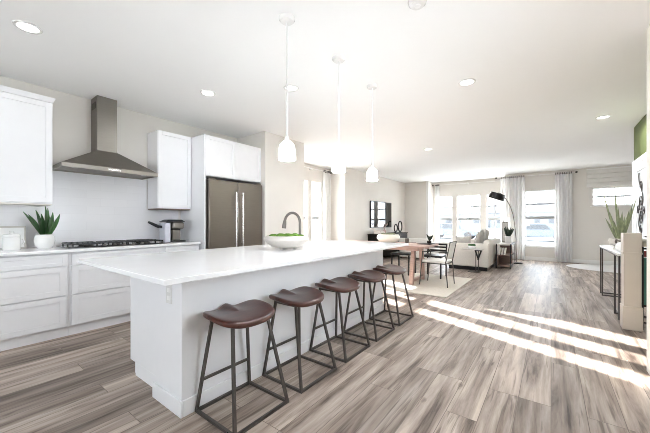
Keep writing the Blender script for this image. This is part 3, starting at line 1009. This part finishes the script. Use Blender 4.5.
# ------------------------------------------------------------------ media wall
t = thing('television', 'large flat television on the wall above the dark console', 'television', (-4.6, 9.32, 1.0))
MB().box(-4.648, -4.60, 8.55, 10.10, 1.01, 1.885).build('casing', M['blackp'], t, bevel=.005)
MB().box(-4.60, -4.597, 8.575, 10.075, 1.035, 1.86).build('screen', M['screen'], t)
t = thing('media_console', 'low dark wooden console under the television', 'console', (-4.42, 9.5, 0))
dw = mat('espresso_wood', srgb(30, 24, 21), .6, spec=.2, var=.2, scale=5, stretch=(1, .3, 4))
MB().box(-4.62, -4.22, 8.38, 10.62, .10, .80).build('body', dw, t, bevel=.004)
MB().box(-4.625, -4.20, 8.36, 10.64, .80, .82).build('top', dw, t, bevel=.003)
for y0, y1 in ((8.40, 9.12), (9.13, 9.86), (9.87, 10.60)):
    MB().box(-4.22, -4.205, y0, y1, .13, .78).build('door', dw, t, bevel=.003)
for x in (-4.59, -4.26):
    for y in (8.43, 10.57):
        MB().box(x - .025, x + .025, y - .025, y + .025, 0, .10).build('leg', dw, t)
def ring_sculpt(y, rz, ry, label):
    t = thing('ring_sculpture', label, 'sculpture', (-4.40, y, .82), 'ring sculptures on the console')
    MB().box(-4.44, -4.36, y - .06, y + .06, .82, .84).build('base', M['black'], t)
    MB().tube([(-4.40, y + ry * math.sin(2 * PI * k / 28), .855 + rz - rz * math.cos(2 * PI * k / 28)) for k in range(28)], .022, 8, closed=True).build('ring', M['black'], t)
ring_sculpt(10.02, .13, .13, 'smaller black ring sculpture on the console under the television')
ring_sculpt(10.40, .185, .165, 'larger black ring sculpture on the right end of the console')
for n, (yy, wd) in enumerate(((8.75, .34), (8.76, .30), (8.74, .26))):
    t = thing('book', ['blush pink book at the bottom of the pile on the console', 'blush pink book in the middle of the pile on the console', 'small blush pink book on top of the pile on the console'][n], 'book', (-4.40, yy, .82 + n * .035), 'pink books on the console')
    z = .82 + n * .035
    MB().box(-4.52, -4.28, yy - wd / 2, yy + wd / 2, z, z + .004).box(-4.52, -4.28, yy - wd / 2, yy + wd / 2, z + .030, z + .034).box(-4.52, -4.515, yy - wd / 2, yy + wd / 2, z + .004, z + .030).build('cover', M['pink'], t)
    MB().box(-4.515, -4.285, yy - wd / 2 + .005, yy + wd / 2 - .005, z + .004, z + .030).build('pages', M['paper'], t)
t = thing('bud_vase', 'pink vase with dry twigs beside the pink books under the television', 'vase', (-4.42, 9.15, .82))
MB().lathe([(.04, 0), (.06, .05), (.055, .09), (.022, .13), (.026, .15), (.02, .15), (.018, .13), (.0005, .12)], (-4.42, 9.15, .82), 20).build('body', M['pink'], t)
g = MB()
for k in range(9):
    a = k * 2.4
    g.tube([(-4.42, 9.15, .96), (-4.42 + .05 * math.cos(a), 9.15 + .08 * math.sin(a), 1.07), (-4.42 + .09 * math.cos(a), 9.15 + .16 * math.sin(a), 1.13 + .02 * (k % 3))], [.003, .003, .008], 6)
g.build('twigs', M['pink'], t)

# white loveseat beyond the dining table
t = thing('loveseat', 'white loveseat with low back behind the dining table', 'loveseat', (-3.75, 9.75, 0))
wf = mat('white_upholstery', srgb(236, 234, 230), .95, var=.02, scale=20, bump=.15, bscale=150)
MB().box(-4.05, -2.98, 9.42, 9.60, .05, .67).build('back', wf, t, bevel=.03, seg=3)
MB().box(-4.05, -2.98, 9.60, 10.25, .05, .28).build('seat_base', wf, t, bevel=.02, seg=3)
for x in (-3.92, -3.515):
    MB().box(x, x + .40, 9.60, 10.23, .28, .43).build('seat_cushion', wf, t, bevel=.035, seg=3)
MB().box(-4.05, -3.93, 9.60, 10.25, .28, .56).build('arm', wf, t, bevel=.03, seg=3)
MB().box(-3.10, -2.98, 9.60, 10.25, .28, .56).build('arm', wf, t, bevel=.03, seg=3)
for x in (-3.98, -3.05):
    for y in (9.48, 10.18):
        MB().cyl((x, y, 0), (x, y, .05), .02, 10).build('leg', M['black'], t)

# ------------------------------------------------------------------ dining area
t = tag(MB().box(-4.2, -1.32, 4.93, 6.90, .0005, .012).build('area_rug', M['rug'], loc=(-2.8, 5.9, 0), bevel=.003), 'cream area rug under the dining table', 'rug')

TY0, TY1 = 5.45, 6.35
t = thing('dining_table', 'rose brown wooden trestle dining table behind the island', 'dining table', (-2.9, 5.9, .012))
MB().box(-3.95, -1.85, TY0, TY1, .715, .752).build('tabletop', M['table'], t, bevel=.004)
MB().box(-3.8, -2.0, TY0 + .12, TY0 + .15, .65, .715).box(-3.8, -2.0, TY1 - .15, TY1 - .12, .65, .715).build('apron', M['table'], t)
for x in (-2.12, -3.68):
    e = MB()
    e.hexa([(x - .035, 5.50, .012), (x + .035, 5.50, .012), (x + .035, 5.58, .012), (x - .035, 5.58, .012), (x - .035, 5.62, .715), (x + .035, 5.62, .715), (x + .035, 5.71, .715), (x - .035, 5.71, .715)])
    e.build('leg', M['table'], t, bevel=.003)
    e = MB()
    e.hexa([(x - .035, 6.16, .012), (x + .035, 6.16, .012), (x + .035, 6.24, .012), (x - .035, 6.24, .012), (x - .035, 6.02, .715), (x + .035, 6.02, .715), (x + .035, 6.11, .715), (x - .035, 6.11, .715)])
    e.build('leg', M['table'], t, bevel=.003)
    MB().box(x - .03, x + .03, 5.57, 6.17, .06, .11).build('stretcher', M['table'], t, bevel=.003)

t = thing('oval_bowl', 'pale oval bowl of greens on the dining table', 'bowl', (-2.80, 5.98, .752))
MB().lathe([(.12, 0), (.21, .03), (.262, .10), (.255, .15), (.225, .185), (.215, .185), (.235, .15), (.22, .11), (.0005, .09)], (-2.80, 5.98, .752), 36, 1.0, .62).build('bowl_body', mat('pale_green_ceramic', srgb(228, 230, 220), .3, var=.04), t)
g = MB()
for k in range(8):
    a = k * .785
    g.lathe([(.0005, -.02), (.055, 0), (.05, .035), (.0005, .05)], (-2.80 + .11 * math.cos(a), 5.98 + .065 * math.sin(a), .752 + .165), 10)
g.build('greens', M['aloe'], t)
t = thing('grey_vase', 'small grey cup standing on the dining table right of the oval bowl', 'cup', (-2.38, 5.98, .752))
MB().lathe([(.03, 0), (.038, .02), (.04, .09), (.036, .11), (.030, .11), (.032, .03), (.0005, .025)], (-2.38, 5.98, .752), 20).build('body', M['nickel'], t)
t = tag(MB().box(-2.16, -1.90, 5.95, 6.30, .752, .764).build('tray', M['black'], loc=(-2.03, 6.12, .752), bevel=.003), 'black tray under the small plant at the end of the dining table', 'tray')
t = thing('potted_plant', 'small dark green plant on the black tray on the dining table', 'plant', (-1.99, 6.18, .764))
MB().lathe([(.035, 0), (.045, .02), (.045, .05), (.038, .055), (.0005, .05)], (-1.99, 6.18, .764), 18).build('pot', M['blackp'], t)
g = MB()
for k in range(12):
    a = k * 2.39
    r = .03 + .075 * ((k * 7) % 12) / 12
    g.leaf((-1.99, 6.18, .81), (-1.99 + r * math.cos(a), 6.18 + r * math.sin(a), .90 + .06 * ((k * 5) % 7) / 7), .018)
g.build('leaves', M['darkleaf'], t)

# dining chairs
def rail_chair(x, y, rz):
    t = thing('dining_chair', 'white sling dining chair with thin dark frame at the end of the table', 'chair', (x, y, .014))
    W = .016
    sx, sy = .26, .235
    for s in (-1, 1):
        MB().bar((sx, s * sy, 0), (.20, s * sy, .64), W).build('leg', M['iron'], t, world=False)
        b = MB()
        b.bar((-.25, s * sy, 0), (-.215, s * sy, .46), W)
        b.build('leg', M['iron'], t, world=False)
        MB().bar((-.215, s * sy, .44), (-.29, s * (sy - .015), .82), W).build('back_post', M['iron'], t, world=False)
        MB().bar((.205, s * sy, .635), (-.245, s * sy, .635), .020, .014).build('armrest', M['black'], t, world=False)
    MB().bar((-.29, -sy + .01, .82), (-.29, sy - .01, .82), W).build('top_rail', M['iron'], t, world=False)
    MB().bar((.22, -sy, .42), (.22, sy, .42), W).bar((-.218, -sy, .42), (-.218, sy, .42), W).bar((.22, -sy, .42), (-.218, -sy, .42), W).bar((.22, sy, .42), (-.218, sy, .42), W).build('seat_frame', M['iron'], t, world=False)
    MB().box(-.215, .235, -.22, .22, .43, .47).build('seat', wf, t, world=False, bevel=.012)
    MB().hexa([(-.225, -.205, .50), (-.200, -.205, .50), (-.200, .205, .50), (-.225, .205, .50), (-.288, -.20, .81), (-.266, -.20, .81), (-.266, .20, .81), (-.288, .20, .81)]).build('backrest', wf, t, world=False, bevel=.008)
    t.rotation_euler = (0, 0, rz)
    return t
rail_chair(-1.735, 5.87, PI)

def slat_chair(x, y, rz, label):
    t = thing('slat_chair', label, 'chair', (x, y, .014), 'black chairs on the far side of the dining table')
    for s in (-1, 1):
        MB().bar((.20, s * .20, 0), (.19, s * .20, .44), .028).build('leg', M['black'], t, world=False)
        MB().bar((-.22, s * .20, 0), (-.20, s * .20, .44), .028).build('leg', M['black'], t, world=False)
        MB().bar((-.20, s * .20, .44), (-.26, s * .20, .70), .026).build('back_post', M['black'], t, world=False)
    for z in (.55, .63, .69):
        MB().bar((-.20 - (z - .44) * .23, -.20, z), (-.20 - (z - .44) * .23, .20, z), .012, .035).build('slat', M['black'], t, world=False)
    MB().box(-.22, .225, -.225, .225, .44, .48).build('seat', M['blackp'], t, world=False, bevel=.012)
    t.rotation_euler = (0, 0, rz)
    return t
s0 = slat_chair(-2.03, 6.62, -PI / 2, 'black dining chair on the far side, near the right end of the table')
dup(s0, (-2.72, 6.62, .014), -PI / 2, 'black dining chair on the far side, seen left of the table trestle')

# ------------------------------------------------------------------ sofa group
t = thing('sofa', 'warm white upholstered sofa facing left, its arm end turned to the room', 'sofa', (-1.7, 9.2, 0))
MB().box(-2.19, -1.35, 8.34, 10.22, .09, .30).build('seat_base', M['fabric'], t, bevel=.02, seg=3)
MB().box(-2.19, -1.20, 8.17, 8.34, .09, .665).build('arm', M['fabric'], t, bevel=.03, seg=3)
MB().box(-2.19, -1.20, 10.22, 10.39, .09, .665).build('arm', M['fabric'], t, bevel=.03, seg=3)
MB().box(-1.35, -1.20, 8.34, 10.22, .09, .74).build('back', M['fabric'], t, bevel=.04, seg=3)
for y0 in (8.345, 9.285):
    MB().box(-2.18, -1.36, y0, y0 + .93, .30, .46).build('seat_cushion', M['fabric'], t, bevel=.04, seg=3)
MB().box(-2.13, -1.24, 8.20, 10.36, 0.0, .09).build('plinth', M['blackp'], t)

for cy, cz, sz, m_, ry_, lb in (
        (8.65, .725, .48, 'pillow', .24, 'pale grey pillow nearest the arm in the row leaning on the sofa back'),
        (9.185, .745, .52, 'pillow', .22, 'pale grey pillow second from the near arm, leaning on the sofa back'),
        (9.725, .745, .50, 'pillow', .24, 'pale grey pillow third from the near arm, leaning on the sofa back'),
        (10.10, .60, .21, 'pillowd', .26, 'small charcoal pillow at the window end of the sofa')):
    m4_ = Matrix.Translation((-1.515, cy, cz)) @ Matrix.Rotation(ry_, 4, 'Y') @ Matrix.Rotation(PI / 2, 4, 'Z')
    tag(MB().puff(m4_, sz, sz, .13).build('throw_pillow', M[m_], loc=(-1.515, cy, cz)), lb, 'pillow', 'throw pillows on the sofa')
m4_ = Matrix.Translation((-1.83, 8.47, .655)) @ Matrix.Rotation(.22, 4, 'X')
tag(MB().puff(m4_, .36, .36, .12).build('throw_pillow', M['pillow'], loc=(-1.83, 8.47, .655)), 'smaller pale grey pillow leaning inside the near arm of the sofa', 'pillow', 'throw pillows on the sofa')

# C-shaped side table against the sofa arm
t = thing('side_table', 'narrow pale side table with black V brace against the sofa arm', 'side table', (-1.5, 7.95, 0))
MB().box(-1.755, -1.30, 7.80, 8.10, .535, .553).build('tabletop', M['stone'], t, bevel=.003)
for x in (-1.445, -1.385):
    MB().bar((x, 7.95, 0.0), (x, 7.95, .535), .016).build('leg', M['iron'], t)
MB().box(-1.60, -1.35, 7.82, 8.08, 0, .012).build('foot_plate', M['iron'], t)
b = MB().bar((-1.44, 7.86, .53), (-1.375, 7.86, .33), .045, .03).bar((-1.31, 7.86, .53), (-1.375, 7.86, .33), .045, .03).bar((-1.375, 7.86, .36), (-1.375, 7.86, .30), .06, .03)
b.bar((-1.445, 7.86, .525), (-1.305, 7.86, .525), .02).bar((-1.375, 7.86, .345), (-1.385, 7.95, .345), .02)
b.build('v_brace', M['black'], t)
t = thing('potted_moss', 'small white pot of green moss on the narrow side table', 'plant', (-1.53, 7.95, .553))
MB().lathe([(.06, 0), (.08, .02), (.09, .06), (.086, .075), (.078, .075), (.0005, .06)], (-1.53, 7.95, .553), 22).build('pot', M['ceramic'], t)
g = MB()
for k in range(9):
    a = k * .7
    rr = 0 if k == 0 else .05
    g.lathe([(.0005, 0), (.04, .01), (.034, .04), (.0005, .055)], (-1.53 + rr * math.cos(a), 7.95 + rr * math.sin(a), .618), 10)
g.build('moss', mat('deep_green_moss', srgb(52, 88, 44), .9, var=.4, scale=40, bump=.6), t)

# shelf table behind the sofa
t = thing('shelf_table', 'rustic brown open shelf table with black frame behind the sofa', 'shelf table', (-.975, 9.5, 0))
X0, X1, Y0, Y1 = -1.14, -.81, 8.88, 10.10
for z0, z1, nm in ((.60, .635, 'top'), (.33, .355, 'shelf'), (.06, .09, 'shelf')):
    MB().box(X0 + .02, X1 - .02, Y0, Y1, z0, z1).build(nm, M['shelf'] if nm == 'shelf' else M['stone'], t, bevel=.003)
MB().box(X0 + .02, X1 - .02, 9.45, 9.475, .09, .60).build('divider', M['shelf'], t)
MB().box(X0 + .02, X0 + .035, Y0 + .02, 9.45, .09, .33).build('back_panel', M['shelf'], t)
for x in (X0, X1 - .02):
    for y in (Y0, Y1 - .03):
        MB().box(x, x + .02, y, y + .03, 0, .635).build('leg', M['black'], t)
MB().box(X1 - .02, X1, Y0 + .03, Y1 - .03, .605, .635).box(X1 - .02, X1, Y0 + .03, Y1 - .03, .33, .35).box(X1 - .02, X1, Y0 + .03, Y1 - .03, .06, .08).build('side_rail', M['black'], t)
for n, lb in enumerate(('white book leaning at the left in the shelf table', 'white book leaning in the middle in the shelf table', 'white book leaning at the right in the shelf table')):
    x = -1.085 + n * .055
    o = MB().hexa([(x, 8.92, .356), (x + .03, 8.92, .356), (x + .03, 9.10, .356), (x, 9.10, .356), (x - .025 + .05, 8.92, .53), (x + .005 + .05, 8.92, .53), (x + .005 + .05, 9.10, .53), (x - .025 + .05, 9.10, .53)]).build('book', M['paper'], loc=(x + .015, 9.01, .356))
    tag(o, lb, 'book', 'white books in the shelf table')
t = thing('potted_plant', 'dark-leaved plant in a white pot on the shelf table', 'plant', (-.90, 9.15, .635))
MB().lathe([(.055, 0), (.07, .02), (.078, .19), (.072, .195), (.0005, .18)], (-.90, 9.15, .635), 22).build('pot', M['ceramic'], t)
g = MB()
for k in range(14):
    a = k * 2.39
    r = .05 + .10 * ((k * 5) % 14) / 14
    g.leaf((-.90 + .02 * math.cos(a), 9.15 + .02 * math.sin(a), .81), (-.90 + r * math.cos(a), 9.15 + r * math.sin(a), .97 + .14 * ((k * 3) % 7) / 7), .03)
g.build('leaves', M['darkleaf'], t)
t = thing('picture_frame', 'grey standing picture frame beside the dark-leaved plant', 'frame', (-1.0, 9.6, .635))
MB().box(-1.08, -.93, 9.59, 9.61, .635, 1.21).build('frame_border', M['nickel'], t, bevel=.003)
MB().box(-1.06, -.95, 9.587, 9.59, .665, 1.18).build('picture', M['stone'], t)

# arc lamp
t = thing('arc_floor_lamp', 'arc floor lamp with black drum shade reaching over the sofa', 'floor lamp', (-.78, 10.28, 0))
MB().lathe([(.15, 0), (.15, .03), (.02, .04), (.0005, .04)], (-.80, 10.28, 0), 28).build('base', M['black'], t)
hx, hz = -1.115, 1.945
pts = [(-.80, 10.28, .03), (-.81, 10.28, .7), (-.845, 10.28, 1.15), (-.885, 10.28, 1.42), (-.95, 10.28, 1.65), (-1.04, 10.28, 1.84), (-1.12, 10.28, 1.965), (-1.20, 10.28, 2.05), (-1.275, 10.28, 2.075)]
MB().tube(pts, .011, 10).build('arc_pole', M['nickel'], t)
m4 = Matrix.Translation((-1.30, 10.28, 1.95)) @ Matrix.Rotation(math.radians(21), 4, 'Y')
def shadeprof(prof, nm, m):
    b = MB()
    b.lathe(prof, (0, 0, 0), 30)
    bmesh.ops.transform(b.bm, matrix=m4, verts=b.bm.verts)
    return b.build(nm, m, t)
shadeprof([(.0005, .115), (.19, .115), (.20, .11), (.225, -.07), (.219, -.07), (.195, .103), (.0005, .103)], 'shade', M['black'])
ld = bpy.data.lights.new('arc_lamp_bulb', 'SPOT')
ld.energy = 10
ld.spot_size = math.radians(150)
ld.spot_blend = .4
ld.shadow_soft_size = .12
lo_ = bpy.data.objects.new('arc_lamp_bulb', ld)
COL.objects.link(lo_)
lo_.parent = t
lo_.location = (-1.30 + .78 - .025, 0, 1.95 - .16)
lo_.rotation_euler = (0, math.radians(21), 0)
shadeprof([(.0005, -.06), (.216, -.06), (.217, -.07), (.212, -.125), (.0005, -.125)], 'diffuser', emis('lamp_diffuser', (1, .98, .95, 1), .5))

# ------------------------------------------------------------------ right side
t = tag(MB().lathe([(1.12, .0005), (1.15, .006), (1.13, .014), (.0005, .014)], (1.46, 10.55, 0), 56, .98, .70).build('round_rug', M['mrug'], loc=(1.46, 10.55, 0)), 'pale oval rug on the floor under the small high window', 'rug')

t = thing('newel_post', 'pale taupe square newel post of the staircase at right', 'newel post', (.722, 4.79, 0))
x0, x1, y0, y1 = .652, .792, 4.705, 4.855
MB().box(x0, x1, y0, y1, .26, 1.0).build('shaft', M['newel'], t, bevel=.004)
MB().box(x0 - .012, x1 + .012, y0 - .012, y1 + .012, 0, .26).build('base', M['newel'], t, bevel=.006)
MB().box(x0 - .008, x1 + .008, y0 - .008, y1 + .008, .845, .865).build('collar', M['newel'], t, bevel=.003)
MB().box(x0 - .004, x1 + .004, y0 - .004, y1 + .004, .865, 1.075).build('cap', M['newel'], t, bevel=.004)

t = thing('stair_railing', 'black metal stair railing with teal panel and pale handrail beside the newel post', 'railing', (.94, 4.80, 0))
MB().box(.80, 1.085, 4.755, 4.825, .985, 1.01).build('handrail', M['trim'], t, bevel=.004)
MB().box(.80, 1.085, 4.775, 4.805, .925, .985).build('under_board', M['newel'], t)
for z_ in (.895, .26):
    MB().box(.812, 1.08, 4.78, 4.80, z_, z_ + .02).build('rail', M['black'], t)
for x in (.812, .857, 1.062):
    MB().box(x - (.004 if x < .82 else .009), x + .009, 4.78, 4.80, 0, .925).build('post', M['black'], t)
for a_, b_ in ((.822, .848), (.867, 1.052)):
    MB().box(a_, b_, 4.786, 4.794, .28, .80).build('panel', M['teal'], t)
MB().box(.822, .846, 4.775, 4.785, .815, .88).build('ribbon', M['red'], t)

# console table against the green wall
t = thing('console_table', 'narrow console table with white top and thin dark box frame', 'console table', (.86, 5.97, 0))
cx0, cx1, cy0, cy1 = .655, 1.06, 5.09, 6.86
MB().box(cx0, cx1, cy0, cy1, .785, .812).build('tabletop', M['quartz'], t, bevel=.003)
for y0 in (6.62, 6.84, 5.42, 5.10):
    b = MB()
    w2 = .018
    b.box(cx0 + .005, cx0 + .005 + w2, y0, y0 + w2, 0, .785).box(cx1 - .023, cx1 - .005, y0, y0 + w2, 0, .785).box(cx0 + .023, cx1 - .023, y0, y0 + w2, 0, w2)
    b.build('leg_frame', M['iron'], t)
MB().box(cx0 + .005, cx0 + .023, 5.12, 6.84, .767, .785).box(cx1 - .023, cx1 - .005, 5.12, 6.84, .767, .785).build('top_rail', M['iron'], t)

t = thing('potted_aloe', 'tall grey-green spiky plant in a pale bowl on the console table', 'plant', (.83, 6.30, .812))
MB().lathe([(.07, 0), (.11, .04), (.125, .11), (.118, .14), (.108, .14), (.11, .11), (.0005, .10)], (.83, 6.30, .812), 26).build('pot', M['stone'], t)
g = MB()
for dx, dy, hh, ww in ((-.30, .20, .80, .013), (-.08, .12, .81, .014), (-.22, .05, .46, .014), (.22, -.05, .56, .015), (-.05, -.12, .52, .017), (.05, .06, .44, .018), (-.16, .18, .44, .016), (.30, .12, .62, .013), (.0, -.05, .36, .02), (-.24, .16, .34, .016), (.14, -.16, .46, .017), (.10, .05, .38, .02), (-.12, -.08, .30, .02), (.05, -.2, .3, .02)):
    g.leaf((.83 + dx * .12, 6.30 + dy * .12, .92), (.83 + dx * .62, 6.30 + dy * .62, .92 + hh), ww, n=8)
g.build('leaves', M['aloe'], t)
for n, (z, wd, ln) in enumerate(((.812, .22, .30), (.842, .19, .26))):
    t = thing('book', ('white book lying under another on the console table', 'white book lying on top of another on the console table')[n], 'book', (.80, 5.98, z), 'white books on the console table')
    MB().box(.80 - wd / 2, .80 + wd / 2, 5.95 - ln / 2, 5.95 + ln / 2, z, z + .004).box(.80 - wd / 2, .80 + wd / 2, 5.95 - ln / 2, 5.95 + ln / 2, z + .025, z + .029).box(.80 + wd / 2 - .004, .80 + wd / 2, 5.95 - ln / 2, 5.95 + ln / 2, z + .004, z + .025).build('cover', (M['ceramic'], M['nickel'])[n], t)
    MB().box(.80 - wd / 2 + .004, .80 + wd / 2 - .005, 5.95 - ln / 2 + .004, 5.95 + ln / 2 - .004, z + .004, z + .025).build('pages', M['paper'], t)
t = thing('knot_ornament', 'silver knotted ornament on the books of the console table', 'ornament', (.80, 5.96, .871))
b = MB()
kn = []
for q in range(60):
    a = 2 * PI * q / 60
    kn.append((.80 + .028 * (math.sin(a) + 2 * math.sin(2 * a)) * .7, 5.96 + .028 * (math.cos(a) - 2 * math.cos(2 * a)) * .9, .871 + .042 - .03 * math.sin(3 * a)))
b.tube(kn, .012, 8, closed=True).build('knot', M['nickel'], t)
t = thing('white_jar', 'round white jar on the console table in front of the books', 'jar', (.76, 5.52, .812))
MB().lathe([(.05, 0), (.075, .03), (.08, .07), (.06, .11), (.045, .12), (.04, .12), (.045, .1), (.0005, .09)], (.76, 5.52, .812), 24).build('body', M['ceramic'], t)

# front door on the green wall
d = bpy.data.objects.new('door_1', None)
COL.objects.link(d)
d.location = (1.09, 6.4, 0)
ORG['door_1'] = Vector((1.09, 6.4, 0))
struct(d)
XD = 1.088
b = MB().box(XD - .022, XD, 6.92, 7.0, 0, 2.185).box(XD - .022, XD, 5.72, 5.80, 0, 2.185).box(XD - .022, XD, 5.80, 6.92, 2.10, 2.185)
b.build('door_casing', M['trim'], d, bevel=.004)
b = MB().box(XD - .016, XD, 5.80, 6.92, 0, 2.10)
for y0, y1, z0, z1 in ((5.86, 6.20, .12, .85), (6.50, 6.86, .12, .85)):
    b.box(XD - .021, XD - .016, y0, y1, z0, z1)
b.build('door_leaf', M['trim'], d, bevel=.002)
MB().box(XD - .020, XD - .016, 6.04, 6.68, .98, 1.98).build('door_glass', mat('frosted_door_glass', srgb(222, 224, 224), .15, var=.03), d)
b = MB().box(XD - .028, XD - .016, 6.00, 6.04, .94, 2.02).box(XD - .028, XD - .016, 6.68, 6.72, .94, 2.02).box(XD - .028, XD - .016, 6.04, 6.68, .94, .98).box(XD - .028, XD - .016, 6.04, 6.68, 1.98, 2.02)
b.build('glass_frame', M['trim'], d, bevel=.003)
def spiral(cy, cz, r, turns, ph, sgn):
    return [(XD - .026, cy + r * (1 - k / 34) * math.cos(ph + sgn * turns * 2 * PI * k / 30), cz + r * (1 - k / 34) * math.sin(ph + sgn * turns * 2 * PI * k / 30)) for k in range(31)]
b = MB()
for cy, cz, r, ph, sg in ((6.36, 1.50, .12, -PI / 2, 1), (6.36, 1.26, .11, PI / 2, 1), (6.20, 1.38, .08, 0, -1), (6.53, 1.38, .08, PI, -1), (6.36, 1.74, .09, -PI / 2, -1), (6.36, 1.08, .07, PI / 2, -1)):
    b.tube(spiral(cy, cz, r, 1.6, ph, sg), .0055, 6)
b.tube([(XD - .026, 6.36 + .13 * math.sin(k * .42), 1.02 + k * .046) for k in range(21)], .0055, 6)
b.build('scrollwork', M['iron'], d)
MB().tube([(XD - .018, 5.87, 1.0), (XD - .06, 5.87, 1.0), (XD - .06, 5.97, 1.0)], .009, 8).build('door_handle', M['iron'], d)
